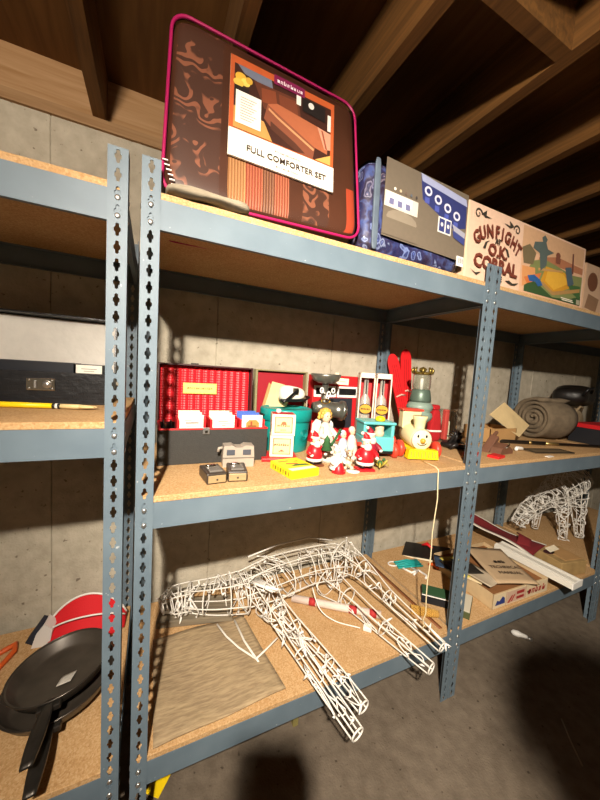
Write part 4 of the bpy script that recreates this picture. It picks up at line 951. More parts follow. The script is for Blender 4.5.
st = thing('red_stocking', 'dark red knitted stocking with white band behind lantern', 'stocking', (1.455, .42, ZM), (0, 0, -.2))
MB().rbox((0, 0, .09), (.06, .045, .18), 4, 8, fn=lambda p: (p[0]*(1.15-.35*p[2]), p[1], p[2])).build('stocking_leg', mat('red_knit', '#a5161c', .9, bump=.5, bscale=200), st)
MB().rbox((0, 0, .06), (.078, .056, .012), 5, 6).build('white_band', WHITE, st); MB().rbox((-.005, 0, .19), (.05, .04, .03), 4, 6).build('cuff', mat('red_knit', '#a5161c', .9), st)

# ---- glass jar with red, black straps, spoon
jr = thing('glass_jar', 'clear glass jar with red candy stick behind black straps', 'jar', (1.53, .40, ZM))
MB().lathe([(.0005, .003), (.05, .003), (.052, .01), (.052, .15), (.046, .165), (.046, .18), (.049, .182)], 22, close=False).build('jar_glass', GLASS, jr)
MB().chbox((-.012, 0, .096), (.028, .028, .17), .006).build('red_stick', mat('coral', '#c94a44', .5), jr, 'red stick'); MB().chbox((.014, .005, .06), (.018, .018, .11), .004).build('pale_stick', CREAM, jr)
bs = thing('black_straps', 'tangle of black straps and spiky buckles beside the post', 'straps', (1.432, .27, ZM))
mb = MB(); random.seed(3)
mb.rbox((0, 0, .018), (.12, .09, .035), 3, 8)
for k in range(7):
    a = -1.2+.4*k; mb.tube([(.0+.012*k-.04, .0, .02), (.03*math.sin(a)+.0, -.02, .06+.01*(k % 3)), (.06*math.sin(a), -.005, .10-.012*abs(k-3))], [.011, .009, .003], 7)
mb.tube([(-.07, -.04, .012), (-.05, -.055, .03), (0, -.06, .018), (.05, -.05, .012), (.07, -.02, .01)], .010, 7); mb.build('strap_bundle', mat('black_rubber', '#1a1716', .4), bs)
MB().tube([(-.06, -.05, .025), (-.03, -.062, .034), (.0, -.064, .032)], .005, 6).build('buckle', CHROME, bs); MB().tube([(.03, -.06, .012), (.045, -.066, .02), (.06, -.055, .012)], .004, 6).build('buckle', CHROME, bs)
t = thing('wooden_paddle', 'small red-faced wooden paddle lying beside the steel post', 'paddle', (1.405, .14, ZM), (0, 0, .35))
MB().prism(circ(0, 0, .052, .036, 22), 0, .008, axis='z').build('blade', mat('red_rubber', '#a83024', .6), t); MB().chbox((-.085, 0, .005), (.08, .018, .01), .003).build('handle', mat('warm_wood', '#b07a44', .6, var=.15), t)

# ---- string hanging from the engine down to the lower shelf
random.seed(5)
pts = [(1.045, .10, ZM+.003), (1.035, .05, ZM+.003), (1.026, .012, ZM+.003), (1.023, -.003, ZM-.004), (1.023, -.006, ZM-.05)]
pts += [(1.023+.004*math.sin(k*1.7), -.007-.002*math.sin(k), ZM-.05-.066*k) for k in range(1, 9)]+[(1.018, -.006, ZB+.11), (1.026, -.008, ZB+.09), (1.016, -.006, ZB+.075)]
tag(MB().tube(pts, .0022, 6).build('pull_string', mat('cream_string', '#d8c8a0', .8)), 'cream pull string dangling from the toy engine over the shelf edge', 'string')
# ================================================================== MIDDLE SHELF, RIGHT-HAND UNITS
cb = thing('cardboard_box', 'open cardboard box with a cream flap and brown sticks', 'box', (1.885, .385, ZM), (0, 0, 0))
mb = MB(); bw, bd, bh = .24, .17, .085
mb.bbox(-bw/2, bw/2, -bd/2, -bd/2+.004, 0, bh); mb.bbox(-bw/2, bw/2, bd/2-.004, bd/2, 0, bh); mb.bbox(-bw/2, -bw/2+.004, -bd/2, bd/2, 0, bh); mb.bbox(bw/2-.004, bw/2, -bd/2, bd/2, 0, bh); mb.bbox(-bw/2, bw/2, -bd/2, bd/2, 0, .004)
mb.build('box_tray', KRAFT, cb)
MB().at((bw/2, 0, bh), (0, -.0, 0)).add([(.195, -.045, .007), (.015, -.095, -.053), (-.225, -.06, .077), (-.045, -.025, .147), (.195, -.041, .008), (.015, -.091, -.052), (-.225, -.056, .078), (-.045, -.021, .148)], [(0, 1, 2, 3), (7, 6, 5, 4), (0, 4, 5, 1), (1, 5, 6, 2), (2, 6, 7, 3), (3, 7, 4, 0)]).build('flap', KRAFT2, cb, 'cream flap')
SM = MB().tube([(-.04, 0, 0), (.05, .004, .06), (.07, .01, .10)], [.006, .007, .004], 7).mesh('stick', mat('brown_stick', '#6b4a30', .7, var=.3))
for k in range(6):
    s_ = thing('stick', 'brown twig poking out of the open cardboard box', 'stick', (1.80+.006*k, .36+.022*k-.02, ZM+.030+.002*k), (.0, .15*(k % 3)-.15, 2.7+.12*k), 'twigs in the cardboard box'); inst(SM, 'twig', s_)
for s_ in [o for o in bpy.data.objects if o.name.startswith('stick') and o.type == 'EMPTY']:
    c_ = s_.children[0]; c_.parent = None; c_.location = s_.location; c_.rotation_euler = s_.rotation_euler
    for k in ('label', 'category', 'group'): c_[k] = s_[k]
    bpy.data.objects.remove(s_)

# ---- rolled blanket: a spiral extruded along its axis
OLIVE = mat('olive_wool', '#6f614e', .95, var=.25, scale=30, bump=.7, bscale=160)
rl = thing('rolled_blanket', 'thick olive-brown blanket rolled up in a spiral', 'blanket', (2.27, .37, ZM), (0, 0, -.30))
RR = .132; turns = 4.2; N = 120
sp = []
for i in range(N+1):
    th = i/N*turns*2*PI; r = (.014+(RR-.014)*(i/N))*(1+.035*math.sin(th*1.37)+.02*math.sin(th*3.1)); sp.append((r*math.cos(th+.7)*1.05, r*math.sin(th+.7)*.98))
ht = (RR-.014)/turns*.485
V = []; F = []; L = .21; SEG = 6
for j in range(SEG+1):
    xx = L*j/SEG
    for i in range(N+1):
        y, z = sp[i]; l = math.hypot(y, z) or 1; k = 1+.03*math.sin(5*j+i*.13)
        e = 0 if 0 < j < SEG else -.006
        V.append((xx+.006*math.sin(i*.21)*(j in (0, SEG)), (y-y/l*(ht+e))*k, RR+.006+(z-z/l*(ht+e))*k)); V.append((xx+.006*math.sin(i*.21)*(j in (0, SEG)), (y+y/l*(ht+e))*k, RR+.006+(z+z/l*(ht+e))*k))
S2 = 2*(N+1)
for j in range(SEG):
    for i in range(N):
        a = j*S2+2*i; b_ = a+S2
        F += [(a, a+2, b_+2, b_), (a+1, b_+1, b_+3, a+3)]
for j in (0, SEG):
    for i in range(N): a = j*S2+2*i; F.append((a, a+1, a+3, a+2))
for i in (0, N):
    for j in range(SEG): a = j*S2+2*i; F.append((a, a+1, a+1+S2, a+S2))
MB().add(V, F, 0, True).build('rolled_wool', OLIVE, rl)
pb = thing('cloth_bag', 'beige crumpled cloth bag behind the red and black box', 'bag', (2.76, .42, ZM), (0, 0, .2))
random.seed(2)
MB().rbox((0, 0, .10), (.26, .20, .20), 3.2, 12, fn=lambda p: (p[0]*(1+.06*math.sin(7*p[2])), p[1], p[2]*(1+.08*math.sin(6*p[0])+.05*math.sin(9*p[1])))).build('bag_body', mat('beige_canvas', '#9a8668', .9, var=.2, scale=20, bump=.8, bscale=30), pb)
MB().tube([(-.09, -.07, .17), (-.04, -.09, .22), (.03, -.09, .215), (.06, -.07, .17)], .008, 7).build('strap', mat('beige_canvas', '#9a8668', .9), pb)
bb2 = thing('black_bag', 'glossy black bag slumped on the beige cloth bag', 'bag', (2.86, .43, ZM+.222), (0, 0, .3))
MB().rbox((0, 0, .07), (.40, .22, .14), 3, 12, fn=lambda p: (p[0], p[1]*(1+.1*math.sin(5*p[0])), p[2]*(1+.12*math.sin(4*p[0]+1)))).build('bag_body', mat('black_nylon', '#1c1917', .4, bump=.8, bscale=25), bb2)
MB().tube([(-.19, -.08, .08), (-.21, -.10, .12), (-.14, -.12, .13), (-.08, -.11, .10)], .010, 8).build('handle', BLACK, bb2)
rk = thing('gift_box', 'black box with red and white checked lid edge', 'box', (2.60, .17, ZM), (0, 0, -.12))
MB().chbox((.09, .0, .05), (.34, .20, .10), .003).build('box_base', mat('black_card', '#191a1f', .6), rk)
lidb = MB().chbox((.09, .0, .112), (.35, .21, .026), .002).build('box_lid', REDCARD, rk)
mb = MB()
for k in range(9): mb.box((-.075+.04*k, -.1055, .112), (.018, .001, .012))
mb.build('white_checks', WHITE, lidb, 'white checks')
rd = thing('metal_rod', 'long dark metal rod lying along the shelf', 'rod', (2.10, .21, ZM+.0115), (0, 0, -.395))
MB().tube([(-.40, 0, 0), (.02, 0, 0), (.021, 0, 0), (.46, 0, 0)], [.011, .011, .008, .008], 10).build('rod_tube', mat('gun_metal', '#3a332c', .35, .7), rd)
for xa, xb, rr_ in ((-.28, -.265, .0125), (-.08, -.065, .0125), (.02, .10, .0095)): MB().tube([(xa, 0, 0), (xb, 0, 0)], rr_, 10).build('collar', mat('brass', '#a8905c', .35, .8), rd, 'brass collar')
hm = thing('wood_clamp', 'brown wooden hinged clamp lying beside the steel post', 'clamp', (1.60, .125, ZM), (0, 0, .1))
WB = mat('brown_wood', '#6d4a38', .6, var=.2)
MB().prism([(-.06, 0), (.055, 0), (.055, .018), (.0, .05), (-.045, .03)], -.025, .025).build('jaw', WB, hm); MB().at((-.03, .05, .02), (.1, -.75, 0)).chbox((0, 0, 0), (.15, .04, .026), .004).build('jaw', WB, hm); MB().at((.015, .065, .055), (0, -.6, 0)).chbox((.0, 0, 0), (.13, .016, .014), .004).build('lever', WB, hm)
mb = MB(); mb.tube([(-.02, -.027, .03), (.0, -.03, .045), (.02, -.02, .05)], .004, 6); mb.tube([(.05, .02, .015), (.075, .03, .02), (.085, .02, .004)], .004, 6); mb.build('hinge_wire', CHROME, hm)
wt = tag(MB().tube([(0, 0, 0), (.02, .012, .004), (.045, .0, .003), (.06, .016, .0)], [.008, .010, .009, .004], 8).build('white_clip', WHITE), 'small bent white clip beside the wooden clamp', 'clip', loc=(1.735, .135, ZM+.0095))
fp = thing('metal_tray', 'flat dark rectangular metal tray at the shelf front', 'tray', (1.92, .085, ZM), (0, 0, -.22))
MB().chbox((0, 0, .003), (.25, .085, .006), .001).build('tray_plate', mat('tarnished', '#7d6c52', .4, .5, .25), fp)
mb = MB()
for c_, d_ in (((0, -.04, .007), (.25, .006, .004)), ((0, .04, .007), (.25, .006, .004)), ((-.122, 0, .007), (.006, .085, .004)), ((.122, 0, .007), (.006, .085, .004))): mb.chbox(c_, d_, .001)
mb.build('tray_rim', DARKMETAL, fp)
tag(MB().chbox((0, 0, .0015), (.05, .02, .003), .0005).build('paper_slip', WHITE), 'white paper slip on the shelf edge before the tray', 'paper', loc=(1.80, .016, ZM), rot=(0, 0, .1))
tag(MB().chbox((0, 0, .006), (.07, .05, .012), .002).build('red_card_box', RED), 'small flat red box beside the wooden clamp', 'box', loc=(1.475, .07, ZM), rot=(0, 0, .2))

# ================================================================== BOTTOM SHELF
tag(MB().grid(lambda u, v: (.055+u*(.40-.05*v), .012+v*.38+.05*u*(1-v)*.4, .003*math.sin(9*u+4*v)+.003), 24, 20, thick=(0, 0, .004)).build('burlap_mat', BURLAP), 'tan woven burlap mat laid flat on the bottom shelf', 'mat', loc=(0, 0, ZB+.0005))
gb2 = thing('timber_block', 'weathered grey timber block behind the burlap mat', 'timber', (.225, .475, ZB+.001), (0, 0, -.22))
MB().chbox((0, 0, .014), (.30, .13, .028), .004).build('timber_body', m_wood('grey_timber', '#5a5146', '#857964', (4, 50, 50)), gb2)
MB().prism(circ(.03, -.02, .016, .012, 12), .0275, .0295, axis='z').build('knot', mat('dark_knot', '#2c2620', .9), gb2)

# ---- wire frame reindeer with light cords
WIRE = mat('white_wire', '#d9d4ca', .45); CORD = mat('white_cord', '#e6e2da', .5)
def crom(pts, n):
    P_ = [Vector(p) for p in pts]; P_ = [P_[0]*2-P_[1]]+P_+[P_[-1]*2-P_[-2]]; out = []
    for i in range(1, len(P_)-2):
        for k in range(n):
            t = k/n; a, b_, c_, d_ = P_[i-1:i+3]
            out.append(.5*((2*b_)+(-a+c_)*t+(2*a-5*b_+4*c_-d_)*t*t+(-a+3*b_-3*c_+d_)*t**3))
    return out+[P_[-2]]
def limb(mbw, mbc, pts, radii, nl=4, rings=5, squash=1, end=True, cord=1.0, rw=.0028, clip=None):
    n = 8; C = crom(pts, n); N_ = len(C)
    R_ = []
    for i in range(N_):
        q = i/n; k = min(int(q), len(radii)-2); R_.append(radii[k]+(radii[k+1]-radii[k])*(q-k))
    fr = []; u = None
    for i in range(N_):
        t = (C[min(i+1, N_-1)]-C[max(i-1, 0)]).normalized()
        u = (u-t*u.dot(t)).normalized() if u else (Vector((0, 0, 1))-t*t.z).normalized()
        fr.append((u.copy(), t.cross(u)))
    def at(i, a, s=1):
        i = max(0, min(N_-1, i)); U, V_ = fr[i]; return C[i]+(U*math.cos(a)*squash+V_*math.sin(a))*R_[i]*s
    for k in range(nl):
        a = 2*PI*(k+.5)/nl; mbw.tube([at(i, a) for i in range(0, N_, 2)]+[at(N_-1, a)], rw, 5)
    for k in range(rings):
        i = round(k*(N_-1)/max(1, rings-1)); mbw.tube([at(i, 2*PI*q/14) for q in range(14)], rw, 5, closed=True)
    if cord:
        m_ = int(N_*cord*1.5); pts2 = []; a = random.random()*6
        for q in range(m_):
            i = q/(m_-1)*(N_-1)+random.uniform(-2.5, 2.5); a += random.uniform(.4, 1.7)*random.choice((1, 1, -1)); pts2.append(at(int(round(i)), a, random.uniform(.75, 1.18)))
        for sgm in range(0, len(pts2)-3, 8): mbc.tube(crom(pts2[sgm:sgm+10], 3), .0021, 4)
        for q in pts2[::2]:
            d_ = Vector((random.uniform(-1, 1), random.uniform(-1, 1), random.uniform(-1, 1))).normalized(); mbc.tube([q, q+d_*.010, q+d_*.022], [.0042, .0042, .0016], 5)
def wire_deer(label, origin, limbs, extra=None):
    t = thing('wire_reindeer', label, 'decoration', origin, 0, 'white wire light-up reindeer')
    mbc = MB()
    O = Vector(origin)
    for (nm, pts, radii, nl, rings, sq, cd_) in limbs:
        mbw = MB(); limb(mbw, mbc, [Vector(p)-O for p in pts], radii, nl, rings, sq, True, cd_); mbw.build(nm, WIRE, t)
    mbc.build('light_cord', CORD, t, 'tangled white light cord')
    return t
random.seed(11)
z = ZB
d1 = wire_deer('white wire reindeer lying on its side with legs over the shelf edge', (.62, .35, ZB), [
    ('head', [(.085, .47, z+.075), (.13, .48, z+.08), (.20, .47, z+.088)], [.035, .062, .065], 5, 4, .8, 1.4),
    ('neck', [(.19, .47, z+.088), (.30, .43, z+.095), (.42, .42, z+.092)], [.065, .082, .098], 6, 4, .8, 1.3),
    ('body', [(.40, .43, z+.092), (.55, .45, z+.10), (.74, .47, z+.105), (.90, .46, z+.10), (.97, .43, z+.09)], [.085, .105, .095, .10, .06], 8, 7, .85, 1.5),
    ('front_leg', [(.47, .37, z+.14), (.49, .22, z+.12), (.52, .06, z+.085), (.575, -.20, z+.05)], [.07, .040, .027, .021], 4, 4, .9, 1.3),
    ('front_leg', [(.50, .36, z+.06), (.555, .20, z+.055), (.61, .02, z+.045), (.645, -.135, z+.035)], [.06, .036, .026, .021], 4, 4, .9, 1.1),
    ('hind_leg', [(.92, .45, z+.14), (.97, .34, z+.125), (1.00, .18, z+.09), (1.055, -.075, z+.045)], [.085, .05, .030, .021], 4, 4, .9, 1.1),
    ('hind_leg', [(.82, .40, z+.055), (.86, .28, z+.05), (.90, .08, z+.045), (.955, -.115, z+.03)], [.07, .045, .030, .021], 4, 4, .9, .9)])
mb = MB(); O = Vector((.62, .35, ZB))
mb.tube([Vector(p)-O for p in ((.455, .525, z+.18), (.62, .555, z+.195), (.80, .575, z+.19), (.93, .55, z+.165))], .004, 6); mb.build('back_bar', WIRE, d1)
mb = MB(); mb.tube([Vector(p)-O for p in ((.285, .34, z+.04), (.31, .28, z+.03), (.345, .225, z+.02), (.395, .17, z+.008))], .0035, 6); mb.tube([Vector(p)-O for p in ((.395, .17, z+.008), (.44, .19, z+.012), (.49, .205, z+.03))], .0035, 6); mb.tube([Vector(p)-O for p in ((.36, .36, z+.02), (.375, .26, z+.008), (.40, .155, z+.006))], .004, 6); mb.build('ground_stake', WIRE, d1)
mb = MB(); mb.tube([tuple(q) for q in crom([Vector(p)-O for p in ((.70, .33, z+.10), (.71, .27, z+.04), (.76, .22, z+.008), (.84, .15, z+.008))], 6)], .0025, 5); pc_ = mb.build('power_cord', CORD, d1)
MB().at((.245, -.215, .011), (0, 0, -.75)).chbox((0, 0, 0), (.035, .02, .018), .003).build('plug', WHITE, pc_); mb = MB().at((.245, -.215, .011), (0, 0, -.75)); mb.chbox((.024, -.005, 0), (.014, .0015, .006), .0004); mb.chbox((.024, .005, 0), (.014, .0015, .006), .0004); mb.build('plug_prongs', mat('brass', '#a8905c', .35, .8), pc_)
mb = MB(); 
for k in range(5): mb.tube([Vector(p)-O for p in ((.42+.012*k, .40, z+.15), (.46+.012*k, .33-.01*k, z+.165), (.50+.010*k, .30, z+.15))], .006, 6)
mb.build('cord_bundle', CORD, d1, 'bundle of coiled cord')
tb = thing('paper_tube', 'white and red paper roll lying under the reindeer', 'roll', (.80, .285, ZB+.0165), (0, 0, -.62))
MB().tube([(-.20, 0, 0), (.20, 0, 0)], .016, 14).build('roll_body', mat('pinkish_paper', '#d6c4b8', .7, var=.1), tb)
for xx, wd in ((-.12, .03), (.06, .035), (.15, .03)): MB().tube([(xx, 0, 0), (xx+wd, 0, 0)], .0165, 14).build('red_band', mat('red_paper', '#a82a2a', .7), tb, 'red band')
# ---- turquoise cord hank, corn cob, strap, plastic scraps
th_ = thing('cord_hank', 'turquoise cord hank tied with a white line', 'cord', (1.375, .435, ZB), (0, 0, -.25))
mb = MB(); TQ = mat('turquoise_cord', '#1f9d98', .6)
for k in range(7): mb.tube([(-.075, -.03+.009*k, .006+.006*(k % 2)), (0, -.032+.0095*k, .012+.005*(k % 3)), (.075, -.03+.009*k, .006+.005*((k+1) % 2))], .0048, 6)
mb.build('turquoise_loops', TQ, th_)
mb = MB(); mb.tube([(-.03*math.cos(a)-.085, .02*math.sin(a)+.01, .006) for a in [2*PI*i/14 for i in range(14)]], .004, 6, closed=True); mb.tube([(-.05, -.035, .006), (-.02, -.075, .006), (.03, -.06, .006), (.05, -.11, .006), (.03, -.13, .006)], .006, 6); mb.tube([(.0, -.035, .006), (.02, -.07, .01), (-.02, -.095, .006)], .006, 6); mb.build('white_line', WHITE, th_, 'white line')
cn = thing('corn_cob', 'yellow dried corn cob beside the reindeer hoof', 'corn', (1.163, .112, ZB+.0185), (0, 0, -.62))
mb = MB()
for j in range(15):
    xx = -.055+.0078*j; r = .0155*(1-.35*(j/14)**3)
    for k in range(10): a = 2*PI*(k+.5*(j % 2))/10; mb.ell((xx, r*math.cos(a), r*math.sin(a)), (.0046, .0046, .0046), 6, 4)
mb.build('kernels', mat('corn_yellow', '#c99b45', .5, var=.25, scale=90), cn); MB().tube([(-.06, 0, 0), (.06, 0, 0)], .013, 10).build('cob_core', mat('corn_core', '#a87f45', .8), cn)
tag(MB().grid(lambda u, v: (1.175+.018*v, .56-.53*u, .0), 10, 1, thick=(0, 0, .0022)).build('leather_strap', mat('brown_strap', '#7a4a2a', .6)), 'thin brown strap lying across the shelf joint', 'strap', loc=(-.012, .0, ZB+.0003))
og = tag(MB().tube([(-.02, .02, .012), (0, 0, .02), (.012, -.02, .008), (.03, -.05, .008)], [.005, .011, .010, .004], 8).build('orange_clip', mat('orange_plastic', '#c8561e', .5)), 'orange plastic clip beside the turquoise cord hank', 'clip', loc=(1.50, .365, ZB+.001))
fd = thing('black_folder', 'black folder of papers leaning behind the steel post', 'folder', (1.56, .475, ZB), (0, 0, -.9))
mb = MB(); mb.at((0, 0, .012), (.0, -.14, 0)); mb.chbox((0, 0, .012), (.26, .17, .006), .001); mb.build('cover', mat('black_cover', '#1e1a18', .5), fd)
MB().at((0, 0, .002), (.0, -.1, 0)).chbox((0, 0, .010), (.25, .16, .010), .001).build('papers', CREAM, fd)
MB().tube([(-.03, .03, .042), (.0, .02, .062), (.03, .0, .052)], [.006, .011, .006], 8).build('red_knob', RED, fd)
gn = thing('green_box', 'small dark green box with white edge beside the post', 'box', (1.29, .165, ZB), (0, 0, -.75))
MB().chbox((0, 0, .022), (.13, .075, .044), .002).build('box_body', mat('black_card', '#191a1f', .6), gn); MB().chbox((0, 0, .0452), (.126, .071, .003), .001).build('green_top', mat('green_card', '#2f5034', .6), gn, 'green top'); MB().chbox((0, -.0375, .040), (.13, .002, .005), .0005).build('white_edge', WHITE, gn)
gn2 = thing('green_box', 'white-topped flat green box at the foot of the post', 'box', (1.375, .085, ZB), (0, 0, .55))
MB().chbox((0, 0, .016), (.14, .075, .032), .002).build('box_body', mat('olive_card', '#4a5030', .6), gn2); MB().chbox((0, 0, .0332), (.136, .071, .003), .001).build('white_top', mat('offwhite', '#c0b8a4', .7), gn2, 'pale top')

# ---- game tray with papers, manual, white rail
gt = thing('game_tray', 'open board game box base with red and blue printed side', 'game box', (1.50, .022, ZB), (0, 0, -.03))
tw, td, thh = .42, .36, .075
mb = MB(); mb.bbox(0, tw, 0, .003, 0, thh); mb.bbox(0, tw, td-.003, td, 0, thh); mb.bbox(0, .003, 0, td, 0, thh); mb.bbox(tw-.003, tw, 0, td, 0, thh); mb.bbox(0, tw, 0, td, 0, .003)
mb.build('box_base', mat('buff_card', '#c2a880', .7, var=.1), gt)
MB().bbox(.006, tw-.006, .006, td-.006, .003, .055).build('brown_insert', mat('brown_card', '#8a5c34', .8, var=.15), gt)
sp_ = printed(gt, 'printed_side', tw-.004, thh-.006, [('#d8c4a0', rect(0, 0, 1, 1)), ('#2c3a78', [(.03, .2), (.06, .55), (.10, .45), (.15, .75), (.19, .6), (.20, .2)]), ('#9c2c2a', [(.215, .0), (.22, 0), (.22, 1), (.215, 1)]), ('#c9a890', rect(.23, .08, .56, .92)), ('#a83430', [(.24, .1), (.28, .1), (.34, .6), (.31, .6)]), ('#a83430', [(.30, .15), (.33, .15), (.38, .65), (.35, .6)]), ('#9c2c2a', rect(.40, .2, .54, .4)), ('#9c2c2a', rect(.40, .56, .54, .78)), ('#9c2c2a', rect(.565, .0, .57, 1))], loc=(.002, -.0018, .003), base='#d8c4a0')
blurred_print(sp_, 5, .046, (.325, -.004, .034), ink('#a8262a'), bold=.001, shear=.25); blurred_print(sp_, 3, .018, (.262, -.004, .036), ink('#3a2a20'))
mn = thing('manual', 'worn manila technical manual resting on the game tray', 'booklet', (1.60, .060, ZB+.081), (0, -.02, -.42))
MB().grid(lambda u, v: (u*.21-.01, v*.30, .004*math.sin(3*u+2*v)+.012*v*v), 10, 10, thick=(0, 0, .006)).build('cover', PAPER, mn)
blurred_print(mn, 3, .034, (.10, .155, .022), ink('#2e2620'), rot=(.04, 0, 0), bold=.001); lettering(mn, 'TECHNICAL', .030, (.10, .110, .020), ink('#5a4c3c'), rot=(.03, 0, 0)); lettering(mn, 'MANUAL', .030, (.10, .066, .018), ink('#5a4c3c'), rot=(.03, 0, 0))
pp = thing('paper_stack', 'torn papers and pamphlets heaped at the tray end', 'papers', (1.535, .20, ZB+.076), (0, 0, .3))
for k, (c_, dx, dy, rz) in enumerate((('#c8b48c', 0, 0, .2), ('#d8c860', .02, .03, -.3), ('#3a4a60', -.02, .06, .5), ('#b8a890', .01, -.06, -.1), ('#2a2622', -.01, .02, 1.0))):
    MB().at((dx, dy, .004*k), (.04, .03*k, rz)).grid(lambda u, v: ((u-.5)*.13, (v-.5)*.17, .004*math.sin(5*u+k)), 6, 6, thick=(0, 0, .0012)).build('sheet', ink(c_), pp)
wr = thing('gutter_rail', 'long white plastic rail lying across the tray and shelf edge', 'rail', (1.955, .12, ZB+.078), (0, 0, .03))
mb = MB(); prof = [(-.042, 0), (.042, 0), (.042, .034), (.034, .034), (.034, .012), (.018, .008), (-.018, .008), (-.034, .012), (-.034, .034), (-.042, .034)]
mb.prism([(-.046, 0), (.046, 0), (.046, .030), (.028, .036), (.012, .030), (-.012, .030), (-.028, .036), (-.046, .030)], -.215, .17); mb.build('rail_body', mat('white_vinyl', '#d8d4c8', .4), wr)
MB().chbox((0, -.216, .015), (.096, .006, .034), .001).build('end_cap', WHITE, wr)
pn = thing('pennant', 'dark red pennant with white trim behind the white rail', 'pennant', (2.115, .16, ZB+.075), (.12, 0, .16))
MB().grid(lambda u, v: ((u-.5)*(.19-.13*v)-.02*v, v*.43, .012*math.sin(6*v+2*u)+.02), 8, 16, thick=(0, 0, .002)).build('cloth', mat('maroon_felt', '#6d1a1e', .9, bump=.3, bscale=200), pn)
for sx in (-1, 1): MB().grid(lambda u, v: (sx*(.5)*(.19-.13*v)-.02*v+sx*.02*u, v*.43, .012*math.sin(6*v+1+sx)+.022-.004*u), 2, 16, thick=(0, 0, .002)).build('white_trim', mat('white_felt', '#d6cec0', .9), pn, 'white trim')
MB().at((.02, .06, .02), (.2, 0, .4)).grid(lambda u, v: (.14*u-.07, .07*v, .03*math.sin(PI*u)), 8, 4, thick=(0, 0, .002)).build('folded_corner', mat('maroon_felt', '#6d1a1e', .9), pn)
kb = thing('kraft_box', 'small worn kraft box with dark hole beyond the white rail', 'box', (2.245, .11, ZB), (0, 0, -.18))
MB().chbox((0, 0, .040), (.19, .16, .080), .003).build('box_body', mat('worn_kraft', '#a88a58', .85, var=.3, scale=18), kb); MB().chbox((.02, -.0, .081), (.13, .12, .004), .001).build('lid_flap', KRAFT, kb)
MB().prism(circ(-.05, .03, .035, .022, 16), .0805, .083, axis='z').build('dark_opening', mat('dark_maroon', '#3a1418', .8), kb); MB().at((.0, .04, .085), (.35, 0, .2)).chbox((0, 0, 0), (.10, .05, .002), .0005).build('paper_flap', CREAM, kb)
random.seed(21)
wire_deer('white wire reindeer with lowered head behind the kraft box', (2.60, .37, ZB), [
    ('head', [(2.35, .43, z+.10), (2.39, .42, z+.15), (2.45, .41, z+.20)], [.035, .05, .055], 6, 4, .9, 2),
    ('neck', [(2.43, .41, z+.20), (2.55, .39, z+.27), (2.67, .37, z+.30)], [.055, .07, .09], 7, 4, .9, 2),
    ('body', [(2.65, .37, z+.32), (2.79, .36, z+.38), (2.93, .35, z+.40)], [.09, .11, .08], 8, 5, 1, 2.4),
    ('front_leg', [(2.65, .32, z+.28), (2.66, .30, z+.16), (2.67, .29, z+.01)], [.055, .035, .024], 4, 4, 1, 2.2),
    ('front_leg', [(2.61, .42, z+.28), (2.60, .43, z+.16), (2.61, .44, z+.03)], [.04, .026, .02], 4, 4, 1, 1.4),
    ('hind_leg', [(2.79, .29, z+.34), (2.79, .27, z+.18), (2.81, .26, z+.02)], [.06, .036, .024], 4, 4, 1, 2.2)])

# ---- on the floor
lb = thing('light_bulb', 'small white bulb lying on the concrete floor', 'bulb', (1.89, .085, .017), (0, 0, -.9))
MB().tube([(-.045, 0, 0), (-.035, 0, 0), (-.012, 0, 0), (.0, 0, 0), (.018, 0, 0), (.030, 0, 0)], [.004, .014, .016, .012, .010, .008], 14).build('glass_bulb', WHITE, lb); MB().tube([(.030, 0, -.004), (.052, 0, -.006)], [.010, .009], 12).build('screw_base', ZINC, lb)
tag(MB().chbox((0, 0, .0012), (.09, .05, .0024), .0006).build('yellow_card', YELLOW), 'yellow card lying on the floor under the shelf', 'card', loc=(.085, .175, 0), rot=(0, 0, .9))
tag(MB().tube([(-.085, 0, 0), (0, .003, .001), (.085, 0, 0)], .003, 8).build('thin_stick', mat('pale_stick', '#8f8270', .7)), 'thin pale stick lying on the concrete floor', 'stick', loc=(1.545, -.305, .0035), rot=(0, 0, .8))
tag(MB().chbox((0, 0, .045), (.022, .022, .09), .002).build('wood_offcut', mat('greenish_wood', '#8a7f4a', .7, var=.2)), 'upright wood offcut standing on the floor beneath the shelf', 'wood', loc=(.565, .16, 0))
# ================================================================== the photographer, standing behind the camera under the lamp
def skin_mesh(name, chains, m, parent, sub=2):
    bm = bmesh.new(); lay = bm.verts.layers.skin.verify(); first = True; reg = {}
    for ch in chains:
        prev = None
        for (p, r) in ch:
            k = tuple(round(q, 4) for q in p)
            if k not in reg:
                v = bm.verts.new(p); v[lay].radius = (r, r) if not isinstance(r, tuple) else r; v[lay].use_root = first; first = False; reg[k] = v
            v = reg[k]
            if prev is not None and prev is not v and not bm.edges.get((prev, v)): bm.edges.new((prev, v))
            prev = v
    me = bpy.data.meshes.new(name); bm.to_mesh(me); bm.free(); me.materials.append(m)
    o = bpy.data.objects.new(name, me); COL.objects.link(o); o.parent = parent
    a = o.modifiers.new('skin', 'SKIN'); a.use_smooth_shade = True; b_ = o.modifiers.new('sub', 'SUBSURF'); b_.levels = sub; b_.render_levels = sub
    return o
pr = thing('person', 'person in a dark jumper and jeans holding up a phone', 'person', (.19, -1.195, 0), (0, 0, -YAW)); pr.scale = (.965, .965, .965)
PX = lambda x, y, zz: tuple(Matrix.Rotation(YAW, 3, 'Z') @ (Vector((x, y, zz))-Vector((.19, -1.195, 0)))/.965)     # world point in the person's frame
ph_c = Vector((.0308, -.8373, 1.3662))-_f*.035
hc = PX(*(ph_c+Vector((0, 0, -.05))))
pel, waist, chest, neck, hd0, hd1 = (0, 0, .92), (0, .0, 1.08), (0, .01, 1.30), (0, .02, 1.45), (0, .04, 1.54), (0, .05, 1.66)
